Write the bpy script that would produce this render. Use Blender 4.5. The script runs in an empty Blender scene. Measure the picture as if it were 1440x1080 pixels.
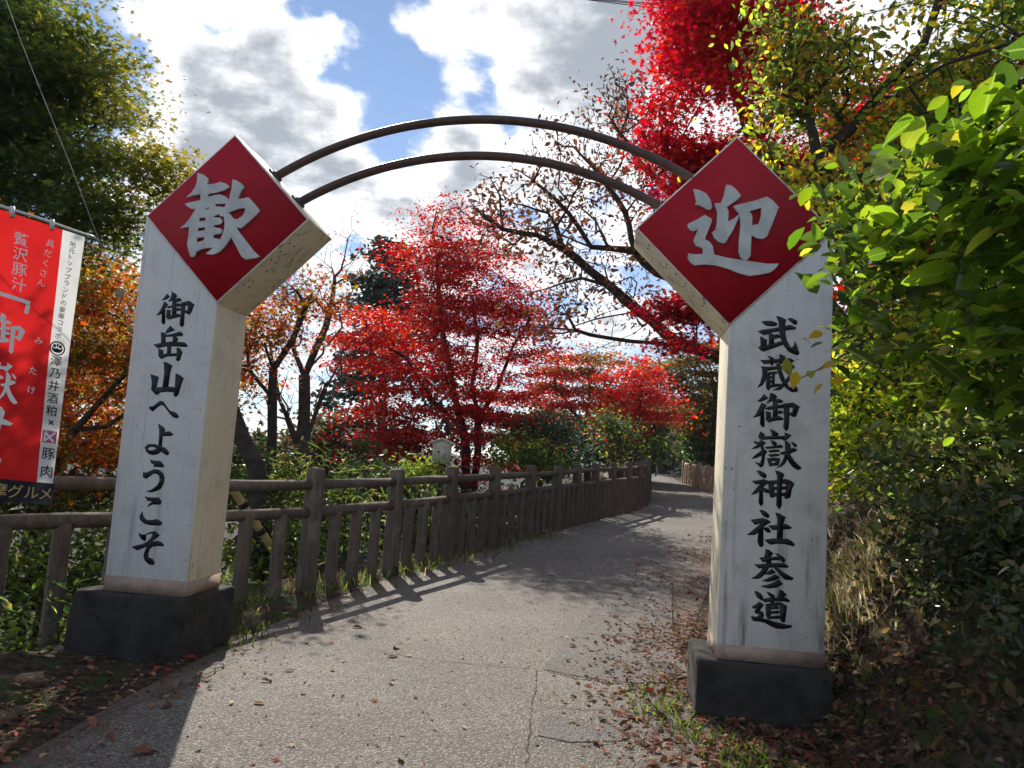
import bpy, bmesh, math, random
import numpy as np
from mathutils import Matrix, Vector

rng = np.random.default_rng(7)
random.seed(7)
SC = bpy.context.scene
COL = SC.collection

# ------------------------------------------------------------------ camera
CAM_F, CAM_P, CAM_R, CAM_H = 1047.2877, 0.1099, 0.062, 1.42
cam_d = bpy.data.cameras.new('camera')
cam = bpy.data.objects.new('camera', cam_d)
COL.objects.link(cam)
cam_d.sensor_width = 36
cam_d.lens = 36 * CAM_F / 1440
cam_d.clip_start = 0.05
cam_d.clip_end = 4000
_cp, _sp = math.cos(CAM_P), math.sin(CAM_P)
_c, _s = math.cos(CAM_R), math.sin(CAM_R)
_fw = Vector((0, _cp, _sp))
_r0, _u0 = Vector((1, 0, 0)), Vector((0, -_sp, _cp))
_rt, _up = _r0 * _c + _u0 * _s, _u0 * _c - _r0 * _s
_m = Matrix((_rt, _up, -_fw)).transposed().to_4x4()
_m.translation = Vector((0, 0, CAM_H))
cam.matrix_world = _m
SC.camera = cam

# ------------------------------------------------------------------ light, sky, exposure
SUN_AZ, SUN_EL = math.radians(-17.0), math.radians(36.0)     # azimuth from +Y towards +X
SUN = Vector((math.sin(SUN_AZ) * math.cos(SUN_EL), math.cos(SUN_AZ) * math.cos(SUN_EL), math.sin(SUN_EL)))
sun_d = bpy.data.lights.new('sun', 'SUN')
sun_d.energy = 4.0
sun_d.angle = math.radians(0.53)
sun_d.color = (1.0, 0.94, 0.85)
sun = bpy.data.objects.new('sun', sun_d)
COL.objects.link(sun)
sun.rotation_euler = SUN.to_track_quat('Z', 'Y').to_euler()
sun.location = (0, 0, 60)

SC.view_settings.view_transform = 'Standard'
SC.view_settings.look = 'None'
SC.view_settings.gamma = 1
SC.view_settings.use_curve_mapping = False
SC.view_settings.exposure = 0.86


def ray(px, py):
    """unit-depth direction of a point of the photograph (1440 x 1080)"""
    x, u = (px - 720) / CAM_F, -(py - 540) / CAM_F
    X, U = x * _c - u * _s, x * _s + u * _c
    return np.array([X, _cp - U * _sp, _sp + U * _cp])


def at(px, py, Y):
    d = ray(px, py)
    return np.array([0, 0, CAM_H]) + d * (Y / d[1])


def nodes_of(m):
    m.use_nodes = True
    nt = m.node_tree
    nt.nodes.clear()
    return nt


class N:
    """small helper to wire shader nodes"""
    def __init__(self, nt):
        self.nt = nt

    def add(self, t, **kw):
        n = self.nt.nodes.new(t)
        for k, v in kw.items():
            if k.startswith('i_'):
                key = k[2:]
                key = int(key) if key.isdigit() else key.replace('_', ' ')
                self.put(n.inputs[key], v)
            else:
                setattr(n, k, v)
        return n

    def put(self, sock, v):
        if isinstance(v, bpy.types.NodeSocket):
            self.nt.links.new(v, sock)
        elif isinstance(v, bpy.types.Node):
            self.nt.links.new(v.outputs[0], sock)
        else:
            if hasattr(sock.default_value, '__len__') and hasattr(v, '__len__') and len(v) == 3 and len(sock.default_value) == 4:
                v = (*v, 1)
            sock.default_value = v

    def math(self, op, a, b=0.0, c=0.0, clamp=False):
        n = self.nt.nodes.new('ShaderNodeMath')
        n.operation = op
        n.use_clamp = clamp
        for i, v in enumerate((a, b, c)):
            self.put(n.inputs[i], v)
        return n.outputs[0]

    def vmath(self, op, a, b=None):
        n = self.nt.nodes.new('ShaderNodeVectorMath')
        n.operation = op
        self.put(n.inputs[0], a)
        if b is not None:
            self.put(n.inputs[1], b)
        return n

    def noise(self, vec, scale, detail=4, rough=0.55, dim='3D'):
        n = self.add('ShaderNodeTexNoise')
        n.inputs['Scale'].default_value = scale
        n.inputs['Detail'].default_value = detail
        n.inputs['Roughness'].default_value = rough
        if vec is not None:
            self.put(n.inputs['Vector'], vec)
        return n.outputs['Fac']

    def ramp(self, fac, stops):
        n = self.add('ShaderNodeValToRGB')
        e = n.color_ramp.elements
        while len(e) < len(stops):
            e.new(0.5)
        for el, (p, c) in zip(e, stops):
            el.position = p
            el.color = (*c, 1) if hasattr(c, '__len__') else (c, c, c, 1)
        self.put(n.inputs[0], fac)
        return n.outputs[0]

    def smooth(self, x, lo, hi):
        n = self.add('ShaderNodeMapRange', interpolation_type='SMOOTHSTEP')
        self.put(n.inputs['Value'], x)
        n.inputs['From Min'].default_value = lo
        n.inputs['From Max'].default_value = hi
        return n.outputs['Result']

    def mix(self, f, a, b, mode='MIX'):
        n = self.add('ShaderNodeMix', data_type='RGBA', blend_type=mode)
        self.put(n.inputs[0], f)
        self.put(n.inputs[6], a)
        self.put(n.inputs[7], b)
        return n.outputs[2]


# --- world: Nishita sky with broken cumulus clouds (pattern laid out by direction)
world = bpy.data.worlds.new('World')
SC.world = world
nt = nodes_of(world)
k = N(nt)
sky = k.add('ShaderNodeTexSky', sky_type='NISHITA')
sky.sun_disc = False
sky.sun_elevation = SUN_EL
sky.sun_rotation = SUN_AZ
sky.altitude = 900
sky.air_density = 1.0
sky.dust_density = 0.0
sky.ozone_density = 3.0
hsv_ = k.add('ShaderNodeHueSaturation', i_Color=sky.outputs[0])
hsv_.inputs['Saturation'].default_value = 0.95
bg = k.add('ShaderNodeBackground', i_0=hsv_.outputs[0])
bg.inputs['Strength'].default_value = 0.080
gen = k.add('ShaderNodeTexCoord').outputs['Generated']
dirv = k.vmath('NORMALIZE', gen).outputs[0]
sep = k.add('ShaderNodeSeparateXYZ', i_0=dirv)
zz = k.math('ADD', k.math('MAXIMUM', sep.outputs[2], 0.0), 0.22)
pl = k.add('ShaderNodeCombineXYZ', i_0=k.math('DIVIDE', sep.outputs[0], zz), i_1=k.math('DIVIDE', sep.outputs[1], zz))
n1 = k.noise(pl, 2.4, 10, 0.54)
n2 = k.noise(pl, 8.5, 8, 0.62)
base = k.math('ADD', k.math('MULTIPLY', n1, 0.75), k.math('MULTIPLY', n2, 0.25))
wn = k.add('ShaderNodeTexNoise')
wn.inputs['Scale'].default_value = 7.0
wn.inputs['Detail'].default_value = 5
k.put(wn.inputs['Vector'], dirv)
dirw = k.vmath('ADD', dirv, k.vmath('MULTIPLY', k.vmath('SUBTRACT', wn.outputs['Color'], (.5, .5, .5)).outputs[0], (.26, .26, .26)).outputs[0])
dirw = k.vmath('NORMALIZE', dirw.outputs[0]).outputs[0]
acc = k.math('MULTIPLY', k.math('SUBTRACT', base, 0.525), 2.3)
# cloud masses and blue gaps (direction of the centre, angular radius in px of the photograph, weight)
for px, py, rr, w in [(310, 175, 150, .30), (400, 80, 80, .16), (275, 45, 60, .12), (470, 170, 60, .10), (790, 50, 170, .28), (610, 30, 60, .14), (600, 130, 60, .12),
                      (540, 310, 110, .22), (640, 280, 80, .12), (880, 90, 150, .18), (480, 400, 220, .2), (800, 330, 200, .14), (650, 215, 60, .12),
                      (545, 75, 60, -.30), (430, 20, 45, -.2), (575, 212, 60, -.26), (505, 245, 45, -.16), (735, 205, 65, -.26), (480, 20, 45, -.22), (680, 130, 40, -.10),
                      (165, 80, 90, -.27), (200, 190, 60, -.06), (310, 20, 26, -.22), (700, 300, 60, -.05), (1150, 60, 200, .2)]:
    d = ray(px, py)
    d = d / np.linalg.norm(d)
    dot = k.vmath('DOT_PRODUCT', dirw, tuple(d)).outputs['Value']
    ang = k.math('SUBTRACT', 1.0, dot)                       # about a^2 / 2
    a2 = (rr / CAM_F) ** 2 / 2
    g = k.math('MULTIPLY', k.math('EXPONENT', k.math('DIVIDE', ang, -a2)), w)
    acc = k.math('ADD', acc, g)
mask = k.smooth(acc, -0.05, 0.16)
thick = k.smooth(k.math('ADD', acc, k.math('MULTIPLY', k.math('SUBTRACT', n2, .5), .16)), 0.13, 0.50)
ccol = k.mix(thick, (1.0, 1.0, 1.0), (0.30, 0.33, 0.365))
bgc = k.add('ShaderNodeBackground', i_0=ccol)
bgc.inputs['Strength'].default_value = 0.78
mx = k.add('ShaderNodeMixShader', i_0=k.math('MULTIPLY', mask, 0.96), i_1=bg, i_2=bgc)
k.add('ShaderNodeOutputWorld', i_0=mx.outputs[0])
world.cycles.sampling_method = 'MANUAL'
world.cycles.sample_map_resolution = 512

SC.cycles.max_bounces = 8
SC.cycles.diffuse_bounces = 4
SC.cycles.glossy_bounces = 2
SC.cycles.transmission_bounces = 4
SC.cycles.transparent_max_bounces = 4
SC.cycles.sample_clamp_indirect = 6.0

# ------------------------------------------------------------------ noise, geometry helpers
def _h(ix, iy, iz, seed):
    n = (ix * 374761393 + iy * 668265263 + iz * 2147483647 + seed * 974634777) & 0x7fffffff
    n = ((n ^ (n >> 13)) * 1274126177) & 0x7fffffff
    return ((n ^ (n >> 16)) & 0xffff) / 65535.0


def vnoise(P, scale, seed=0):
    P = np.asarray(P, float) * scale
    i = np.floor(P).astype(np.int64)
    f = P - i
    f = f * f * (3 - 2 * f)
    o = 0
    for dx in (0, 1):
        for dy in (0, 1):
            for dz in (0, 1):
                w = (f[:, 0] if dx else 1 - f[:, 0]) * (f[:, 1] if dy else 1 - f[:, 1]) * (f[:, 2] if dz else 1 - f[:, 2])
                o = o + w * _h(i[:, 0] + dx, i[:, 1] + dy, i[:, 2] + dz, seed)
    return o


def n2d(x, y, scale, seed=0):
    P = np.stack([np.ravel(x), np.ravel(y), np.zeros(np.size(x))], 1)
    return vnoise(P, scale, seed).reshape(np.shape(x))


def mesh_from(name, V, counts, idx, colors=None, smooth=False):
    V = np.ascontiguousarray(V, np.float32)
    counts = np.asarray(counts, np.int32)
    idx = np.ascontiguousarray(idx, np.int32)
    me = bpy.data.meshes.new(name)
    me.vertices.add(len(V))
    me.vertices.foreach_set('co', V.ravel())
    me.loops.add(len(idx))
    me.loops.foreach_set('vertex_index', idx)
    me.polygons.add(len(counts))
    st = np.zeros(len(counts), np.int32)
    st[1:] = np.cumsum(counts)[:-1]
    me.polygons.foreach_set('loop_start', st)
    me.polygons.foreach_set('loop_total', counts)
    if smooth:
        me.polygons.foreach_set('use_smooth', np.ones(len(counts), bool))
    me.update(calc_edges=True)
    if colors is not None:
        a = me.attributes.new('tint', 'FLOAT_COLOR', 'FACE')
        c = np.ones((len(counts), 4), np.float32)
        c[:, :3] = colors
        a.data.foreach_set('color', c.ravel())
    return me


class MB:
    """collects faces; builds ONE mesh"""
    def __init__(self):
        self.v, self.c, self.i, self.n = [], [], [], 0

    def faces(self, V, F):
        V = np.asarray(V, float)
        self.v.append(V)
        for f in F:
            self.c.append(len(f))
            self.i.extend([int(a) + self.n for a in f])
        self.n += len(V)
        return self

    def box(self, lo, hi, M=None):
        x0, y0, z0 = lo
        x1, y1, z1 = hi
        V = np.array([(x0, y0, z0), (x1, y0, z0), (x1, y1, z0), (x0, y1, z0), (x0, y0, z1), (x1, y0, z1), (x1, y1, z1), (x0, y1, z1)], float)
        if M is not None:
            V = V @ np.array(M)[:3, :3].T + np.array(M)[:3, 3]
        return self.faces(V, [(0, 3, 2, 1), (4, 5, 6, 7), (0, 1, 5, 4), (1, 2, 6, 5), (2, 3, 7, 6), (3, 0, 4, 7)])

    def prism(self, poly, f):
        """closed prism: poly = outline, f(p, k) maps to 3-D at front (k=0) and back (k=1)"""
        n = len(poly)
        V = [f(p, 0) for p in poly] + [f(p, 1) for p in poly]
        F = [tuple(range(n)), tuple(range(2 * n - 1, n - 1, -1))]
        F += [(i, i + n, (i + 1) % n + n, (i + 1) % n) for i in range(n)]
        return self.faces(V, F)

    def tube(self, P, R, seg=8, cap=True):
        P = np.asarray(P, float)
        R = np.broadcast_to(np.asarray(R, float), (len(P),))
        T = np.gradient(P, axis=0) if len(P) > 2 else np.repeat((P[-1:] - P[:1]), len(P), 0)
        T = T / (np.linalg.norm(T, axis=1, keepdims=True) + 1e-9)
        ref = np.array([0, 0, 1.0]) if abs(T[0][2]) < .9 else np.array([1.0, 0, 0])
        rings = []
        for p, t, r in zip(P, T, R):
            a = np.cross(t, ref)
            a /= np.linalg.norm(a) + 1e-9
            b = np.cross(t, a)
            ref = np.cross(a, t)
            ph = np.arange(seg) * 2 * math.pi / seg
            rings.append(p + r * (np.cos(ph)[:, None] * a + np.sin(ph)[:, None] * b))
        V = np.concatenate(rings)
        F = []
        for j in range(len(P) - 1):
            for q in range(seg):
                a, b = j * seg + q, j * seg + (q + 1) % seg
                F.append((a, a + seg, b + seg, b))
        if cap:
            F.append(tuple(range(seg)))
            F.append(tuple(range(len(V) - 1, len(V) - seg - 1, -1)))
        return self.faces(V, F)

    def verts(self):
        return np.concatenate(self.v)


WORLD = {}


def thing(name, label, cat, loc, group=None, kind=None):
    o = bpy.data.objects.new(name, None)
    o.empty_display_size = 0.2
    COL.objects.link(o)
    o.location = loc
    WORLD[o] = np.array(loc, float)
    tag(o, label, cat, group, kind)
    return o


def tag(o, label=None, cat=None, group=None, kind=None):
    if label:
        o['label'] = label
    if cat:
        o['category'] = cat
    if group:
        o['group'] = group
    if kind:
        o['kind'] = kind
    return o


def put(name, me, mat, parent=None, origin=None):
    """link mesh whose vertices are in world coordinates"""
    n = len(me.vertices)
    V = np.empty(n * 3, np.float32)
    me.vertices.foreach_get('co', V)
    V = V.reshape(-1, 3)
    if origin is None:
        if parent is not None:
            origin = WORLD[parent]
        else:
            origin = np.array([V[:, 0].mean(), V[:, 1].mean(), V[:, 2].min()])
    origin = np.array(origin, float)
    me.vertices.foreach_set('co', (V - origin).astype(np.float32).ravel())
    me.update()
    o = bpy.data.objects.new(name, me)
    COL.objects.link(o)
    if mat is not None:
        me.materials.append(mat)
    WORLD[o] = origin
    if parent is not None:
        o.parent = parent
        o.location = origin - WORLD[parent]
    else:
        o.location = origin
    return o


def build(name, mb, mat, parent=None, origin=None, smooth=False, bevel=0):
    me = mesh_from(name, mb.verts(), mb.c, mb.i, smooth=smooth)
    o = put(name, me, mat, parent, origin)
    if bevel:
        b = o.modifiers.new('bevel', 'BEVEL')
        b.width = bevel
        b.segments = 2
        b.limit_method = 'ANGLE'
    return o


# ------------------------------------------------------------------ materials
def mat_basic(name, color, rough=0.7, noise=0.0, nscale=8.0, bump=0.0, bscale=40.0, metal=0.0, dark=None, spec=0.4):
    m = bpy.data.materials.new(name)
    nt = nodes_of(m)
    k = N(nt)
    pos = k.add('ShaderNodeTexCoord').outputs['Object']
    b = k.add('ShaderNodeBsdfPrincipled')
    col = color
    if noise or dark is not None:
        f = k.noise(pos, nscale, 6, 0.65)
        col = k.mix(k.smooth(f, 0.35, 0.68), color, dark if dark is not None else tuple(c * (1 - noise) for c in color))
    k.put(b.inputs['Base Color'], col)
    b.inputs['Roughness'].default_value = rough
    b.inputs['Metallic'].default_value = metal
    b.inputs['Specular IOR Level'].default_value = spec
    if bump:
        bn = k.add('ShaderNodeBump')
        bn.inputs['Strength'].default_value = bump
        bn.inputs['Distance'].default_value = 0.01
        k.put(bn.inputs['Height'], k.noise(pos, bscale, 5, 0.6))
        k.put(b.inputs['Normal'], bn)
    k.add('ShaderNodeOutputMaterial', i_0=b.outputs[0])
    return m


def mat_leaf(name, transl=0.5, rough=0.45, spec=0.3, objcol=None, tboost=1.0, veins=False):
    """leaf: front reflection + light passing through; colour from the leaf's own 'tint' attribute, or per object"""
    m = bpy.data.materials.new(name)
    nt = nodes_of(m)
    k = N(nt)
    if objcol is None:
        col = k.add('ShaderNodeAttribute', attribute_name='tint').outputs['Color']
    else:
        info = k.add('ShaderNodeObjectInfo')
        col = k.ramp(info.outputs['Random'], objcol)
    if veins:
        tc = k.add('ShaderNodeTexCoord').outputs['Object']
        s = k.add('ShaderNodeSeparateXYZ', i_0=tc)
        ay = k.math('ABSOLUTE', s.outputs[0])
        mid = k.smooth(ay, 0.0, 0.035)
        side = k.math('ABSOLUTE', k.math('SINE', k.math('MULTIPLY', k.math('SUBTRACT', s.outputs[1], k.math('MULTIPLY', ay, 0.8)), 28.0)))
        side = k.smooth(side, 0.0, 0.25)
        vv = k.math('MULTIPLY', mid, k.math('ADD', k.math('MULTIPLY', side, .25), .75))
        col = k.mix(vv, k.mix(.45, col, (.35, .42, .12)), col)
        nf = k.noise(tc, 5.0, 3)
        col = k.mix(k.math('MULTIPLY', nf, .35), col, (.03, .06, .015))
    b = k.add('ShaderNodeBsdfPrincipled')
    k.put(b.inputs['Base Color'], col)
    b.inputs['Roughness'].default_value = rough
    b.inputs['Specular IOR Level'].default_value = spec
    t = k.add('ShaderNodeBsdfTranslucent')
    hs = k.add('ShaderNodeHueSaturation')
    hs.inputs['Saturation'].default_value = 1.1
    hs.inputs['Value'].default_value = tboost
    k.put(hs.inputs['Color'], col)
    k.put(t.inputs['Color'], hs.outputs[0])
    mx = k.add('ShaderNodeMixShader', i_0=transl, i_1=b.outputs[0], i_2=t.outputs[0])
    k.add('ShaderNodeOutputMaterial', i_0=mx.outputs[0])
    return m


M_LEAF = mat_leaf('leaf_matte', 0.5, 0.5, 0.25, tboost=1.9)
M_LEAF_Y = mat_leaf('leaf_thin', 0.6, 0.45, 0.3, tboost=2.8)
M_LEAF_DRY = mat_leaf('leaf_dry', 0.25, 0.7, 0.15, tboost=1.1)
M_LEAF_GLOSS = mat_leaf('leaf_glossy', 0.5, 0.24, 0.7, tboost=2.7)
M_BARK = mat_basic('bark', (.055, .045, .037), .9, dark=(.022, .018, .015), nscale=9, bump=.8, bscale=28)
M_BARK_GREY = mat_basic('bark_grey', (.085, .075, .065), .9, dark=(.03, .026, .022), nscale=7, bump=.8, bscale=22)

# leaf outlines (x across, y along, unit length 1) -------------------------------------------------
T_DIAMOND = (np.array([(0, -.5), (.26, 0), (0, .5), (-.26, 0)]), [(0, 1, 2, 3)], np.array([0, -.06, 0, -.06]))
T_BENT = (np.array([(0, -.5), (.24, -.1), (.17, .25), (0, .5), (-.17, .25), (-.24, -.1)]), [(0, 1, 2, 3), (0, 3, 4, 5)],
          np.array([0, .10, .08, -.05, .08, .10]))
T_LANCE = (np.array([(0, -.5), (.085, -.2), (.06, .2), (0, .5), (-.06, .2), (-.085, -.2)]), [(0, 1, 2, 3), (0, 3, 4, 5)],
           np.array([0, .05, .0, -.18, .0, .05]))
_st = []
for _a, _r in [(-90, .30), (-60, .12), (-25, .42), (5, .16), (28, .50), (58, .20), (90, .58), (122, .20), (152, .50), (175, .16), (205, .42), (240, .12)]:
    _st.append((_r * math.cos(math.radians(_a)), _r * math.sin(math.radians(_a))))
T_MAPLE = (np.array(_st), [(0, 1, 2, 3, 9, 10, 11), (3, 4, 5, 6, 7, 8, 9)], np.array([0, 0, -.05, .03, -.06, .03, -.04, .03, -.06, .03, -.05, 0]))
T_OVAL = (np.array([(0, -.5), (.2, -.3), (.27, 0), (.18, .28), (0, .5), (-.18, .28), (-.27, 0), (-.2, -.3)]), [(0, 1, 2, 3, 4), (0, 4, 5, 6, 7)],
          np.array([0, .05, .09, .05, -.06, .05, .09, .05]))
T_NEEDLE = (np.array([(-.05, -.5), (.05, -.5), (.03, .5), (-.03, .5)]), [(0, 1, 2, 3)], np.array([0, 0, 0, 0]))


def leaves(P, size, col, tpl, up=1.0, spread=0.8, updir=None, axis=None, r=None):
    """arrays of leaf faces at P; normals lean to 'updir' with random spread; returns (V, counts, idx, colours)"""
    r = r or rng
    n = len(P)
    T, F, Z = tpl
    nv = len(T)
    base = np.array([0, 0, 1.0]) if updir is None else np.asarray(updir, float)
    nrm = base * up + r.normal(size=(n, 3)) * spread
    nrm /= np.linalg.norm(nrm, axis=1, keepdims=True) + 1e-9
    a = r.normal(size=(n, 3)) if axis is None else axis + r.normal(size=(n, 3)) * .25
    a = a - nrm * (a * nrm).sum(1, keepdims=True)
    a /= np.linalg.norm(a, axis=1, keepdims=True) + 1e-9
    b = np.cross(a, nrm)
    s = np.broadcast_to(np.asarray(size, float), (n,))[:, None, None]
    V = P[:, None, :] + s * (T[None, :, 0, None] * b[:, None, :] + T[None, :, 1, None] * a[:, None, :] + Z[None, :, None] * nrm[:, None, :])
    cnt = np.tile([len(f) for f in F], n)
    fi = np.concatenate([np.array(f) for f in F])
    idx = (np.arange(n)[:, None] * nv + fi[None, :]).ravel()
    C = np.repeat(np.asarray(col, float), len(F), 0)
    return V.reshape(-1, 3), cnt, idx, C


class Foliage:
    def __init__(self):
        self.V, self.c, self.i, self.C, self.n = [], [], [], [], 0

    def add(self, V, c, i, C):
        self.V.append(V)
        self.c.append(c)
        self.i.append(i + self.n)
        self.C.append(C)
        self.n += len(V)

    def build(self, name, mat, parent=None, origin=None):
        me = mesh_from(name, np.concatenate(self.V), np.concatenate(self.c), np.concatenate(self.i), np.clip(np.concatenate(self.C), .002, .95))
        return put(name, me, mat, parent, origin)


def palette(n, cols, w, jit=0.22, r=None, key=None):
    r = r or rng
    cols = np.array(cols, float)
    w = np.array(w, float)
    w /= w.sum()
    if key is None:
        j = r.choice(len(cols), n, p=w)
    else:                                               # coherent in space: key in 0..1
        j = np.searchsorted(np.cumsum(w), np.clip(key, 0, .9999))
    c = cols[j] * np.exp(r.normal(size=(n, 1)) * jit) * (1 + r.normal(size=(n, 3)) * .07)
    return c


def ell(px, py, rx, ry, Y, dY):
    """crown lobe: a point of the place seen there in the photograph, Y metres away, with its real radii"""
    c = at(px, py, Y)
    return (c, np.array([rx * Y / CAM_F, dY, ry * Y / CAM_F]))


def sample_lobes(lobes, n, r, hollow=0.35, gap=0.46, gscale=1.1, seed=1):
    vol = np.array([e[1].prod() ** .75 for e in lobes])
    vol /= vol.sum()
    out = []
    tries = 0
    while sum(map(len, out)) < n and tries < 60:
        tries += 1
        j = r.choice(len(lobes), n * 2, p=vol)
        d = r.normal(size=(n * 2, 3))
        d /= np.linalg.norm(d, axis=1, keepdims=True)
        rad = (hollow ** 3 + (1 - hollow ** 3) * r.random(n * 2)) ** (1 / 3)
        c = np.array([e[0] for e in lobes])[j]
        R = np.array([e[1] for e in lobes])[j]
        P = c + d * rad[:, None] * R
        keep = vnoise(P, gscale, seed) > gap
        out.append(P[keep])
    return np.concatenate(out)[:n]


def grow(stems, targets, r, step=0.3, bias=0.25, wob=0.12):
    """branches from stem polylines to every target (shortest total wood); returns nodes, parents"""
    pos, par, plen = [], [], []
    for st in stems:
        st = np.asarray(st, float)
        first = len(pos)
        for j, p in enumerate(st):
            if j == 0:
                if pos and first:
                    q = np.array(pos)
                    b = int(np.argmin(((q - p) ** 2).sum(1)))
                    dd_ = np.linalg.norm(p - q[b]); mm = max(1, int(dd_ / step)); pb = b
                    for e in range(1, mm + 1):
                        pos.append(q[b] + (p - q[b]) * e / mm); par.append(pb); plen.append(plen[pb] + dd_ / mm); pb = len(pos) - 1
                else:
                    pos.append(p); par.append(-1); plen.append(0.0)
                continue
            a = pos[-1]
            d = np.linalg.norm(p - a)
            m = max(1, int(d / step))
            for q in range(1, m + 1):
                x = a + (p - a) * q / m
                if q < m:
                    x = x + r.normal(size=3) * wob * .25 * step
                pos.append(x); par.append(len(pos) - 2); plen.append(plen[-1] + d / m)
    stem_n = len(pos)
    order = np.argsort([min(np.linalg.norm(t - p) for p in pos[:stem_n:3]) for t in targets])
    cap = len(pos) + int(len(targets) * 40)
    A = np.zeros((cap, 3)); L = np.zeros(cap)
    A[:len(pos)] = pos; L[:len(pos)] = plen
    n = len(pos)
    low = max(1, int(stem_n * .0))
    tips = []
    for t in np.asarray(targets)[order]:
        d = np.sqrt(((A[:n] - t) ** 2).sum(1))
        cost = d + bias * L[:n]
        j = int(np.argmin(cost))
        dist = d[j]
        m = max(1, min(30, int(dist / step)))
        a = A[j].copy()
        prev = j
        off = r.normal(size=3) * dist * wob
        off[2] = abs(off[2]) * .6
        for q in range(1, m + 1):
            f = q / m
            x = a + (t - a) * f + off * math.sin(math.pi * f) + (r.normal(size=3) * step * .12 if q < m else 0)
            if n >= cap:
                break
            A[n] = x; par.append(prev); L[n] = L[prev] + dist / m
            prev = n
            n += 1
        tips.append(prev)
    return A[:n], np.array(par), tips


def wood(A, par, tips, r_tip=0.006, r_base=None, expo=2.3, seg=5, fixed=None):
    n = len(A)
    acc = np.zeros(n)
    kids = np.zeros(n, int)
    for i in range(n - 1, 0, -1):
        if kids[i] == 0:
            acc[i] += r_tip ** expo
        p = par[i]
        if p >= 0:
            acc[p] += acc[i]
            kids[p] += 1
    rad = np.maximum(acc, r_tip ** expo) ** (1 / expo)
    if r_base:
        top = rad.max()
        s = math.log(r_base / r_tip) / math.log(top / r_tip)
        rad = r_tip * (rad / r_tip) ** s
    mask = par >= 0
    ch = np.nonzero(mask)[0]
    pa = par[ch]
    ra = np.minimum(rad[pa], rad[ch] * 1.35)
    rb = rad[ch]
    P0, P1 = A[pa], A[ch]
    t = P1 - P0
    ln = np.linalg.norm(t, axis=1, keepdims=True) + 1e-9
    t = t / ln
    P0 = P0 - t * (ra * .3)[:, None]
    P1 = P1 + t * (rb * .3)[:, None]
    ref = np.where(np.abs(t[:, 2:3]) < .9, np.array([[0, 0, 1.0]]), np.array([[1.0, 0, 0]]))
    a = np.cross(t, ref)
    a /= np.linalg.norm(a, axis=1, keepdims=True)
    b = np.cross(t, a)
    V, C, I = [], [], []
    cnt = 0
    for lo, hi, sg in ((0, .012, 3), (.012, .05, 5), (.05, 9, 9)):
        s = (rb >= lo) & (rb < hi)
        if not s.any():
            continue
        ph = np.arange(sg) * 2 * math.pi / sg
        ring = lambda P, R: P[s][:, None] + R[s][:, None, None] * (np.cos(ph)[None, :, None] * a[s][:, None] + np.sin(ph)[None, :, None] * b[s][:, None])
        v = np.concatenate([ring(P0, ra), ring(P1, rb)], 1).reshape(-1, 3)
        m = int(s.sum())
        f = np.array([(q, (q + 1) % sg, sg + (q + 1) % sg, sg + q) for q in range(sg)]).ravel()
        V.append(v)
        I.append((np.arange(m)[:, None] * 2 * sg + f[None]).ravel() + cnt)
        C.append(np.full(m * sg, 4))
        cnt += len(v)
    return mesh_from('trunk', np.concatenate(V), np.concatenate(C), np.concatenate(I), smooth=True)


def tree(name, label, cat, stems, lobes, seed, nclus=200, per=60, leaf=.06, tpl=T_DIAMOND, cols=((.3, .02, .02),), w=(1,), sig=(.22, .10),
         r_base=.12, r_tip=.006, mat=None, bark=None, layer=0.0, gap=.42, hollow=.3, gscale=1.0, step=.3, bias=.2, up=1.0, spread=.7, coh=.55, group=None,
         colfn=None, jit=.22, wob=.12, kind=None, crown='crown'):
    r = np.random.default_rng(seed)
    base = np.asarray(stems[0][0], float)
    T = sample_lobes(lobes, nclus, r, hollow, gap, gscale, seed)
    if layer:                                            # maple sprays lie in tiers
        ph = vnoise(T * [1, 1, 0], .45, seed + 3) * layer * 1.6
        T[:, 2] = np.round((T[:, 2] + ph) / layer) * layer - ph + r.normal(size=len(T)) * layer * .10
    root = thing(name, label, cat, tuple(base), group, kind)
    A, par, tips = grow(stems, T, r, step, bias, wob)
    put('trunk', wood(A, par, tips, r_tip, r_base), bark or M_BARK, root)
    if per > 0:
        kk = r.poisson(per, len(T))
        j = np.repeat(np.arange(len(T)), kk)
        sc = np.exp(r.normal(size=len(T)) * .25)[j]
        P = T[j] + np.stack([r.normal(size=len(j)) * sig[0] * sc, r.normal(size=len(j)) * sig[0] * sc, r.normal(size=len(j)) * sig[1] * sc], 1)
        P[:, 2] -= (np.abs(P[:, :2] - T[j][:, :2]).sum(1)) * .12
        key = coh * vnoise(T, .55, seed + 5)[j] + (1 - coh) * r.random(len(j))
        key = np.argsort(np.argsort(key)) / max(1, len(key))
        col = palette(len(j), cols, w, jit, r, key) if colfn is None else colfn(P, T[j], r)
        fo = Foliage()
        fo.add(*leaves(P, leaf * np.exp(r.normal(size=len(j)) * .25), col, tpl, up, spread, r=r))
        fo.build(crown, mat or M_LEAF, root)
    return root

# ------------------------------------------------------------------ terrain and road
CEN = np.array([(-.6, -30), (-.5, -8), (-.4, -2), (-.38, 2), (-.25, 5), (.1, 7.4), (.75, 9.6), (1.55, 11.8), (2.5, 14), (3.6, 16.3), (4.75, 18.6),
                (5.55, 20.8), (6.15, 24), (6.4, 28), (6.45, 33), (6.7, 38), (8.2, 43), (12, 47), (19, 50)], float)


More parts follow.
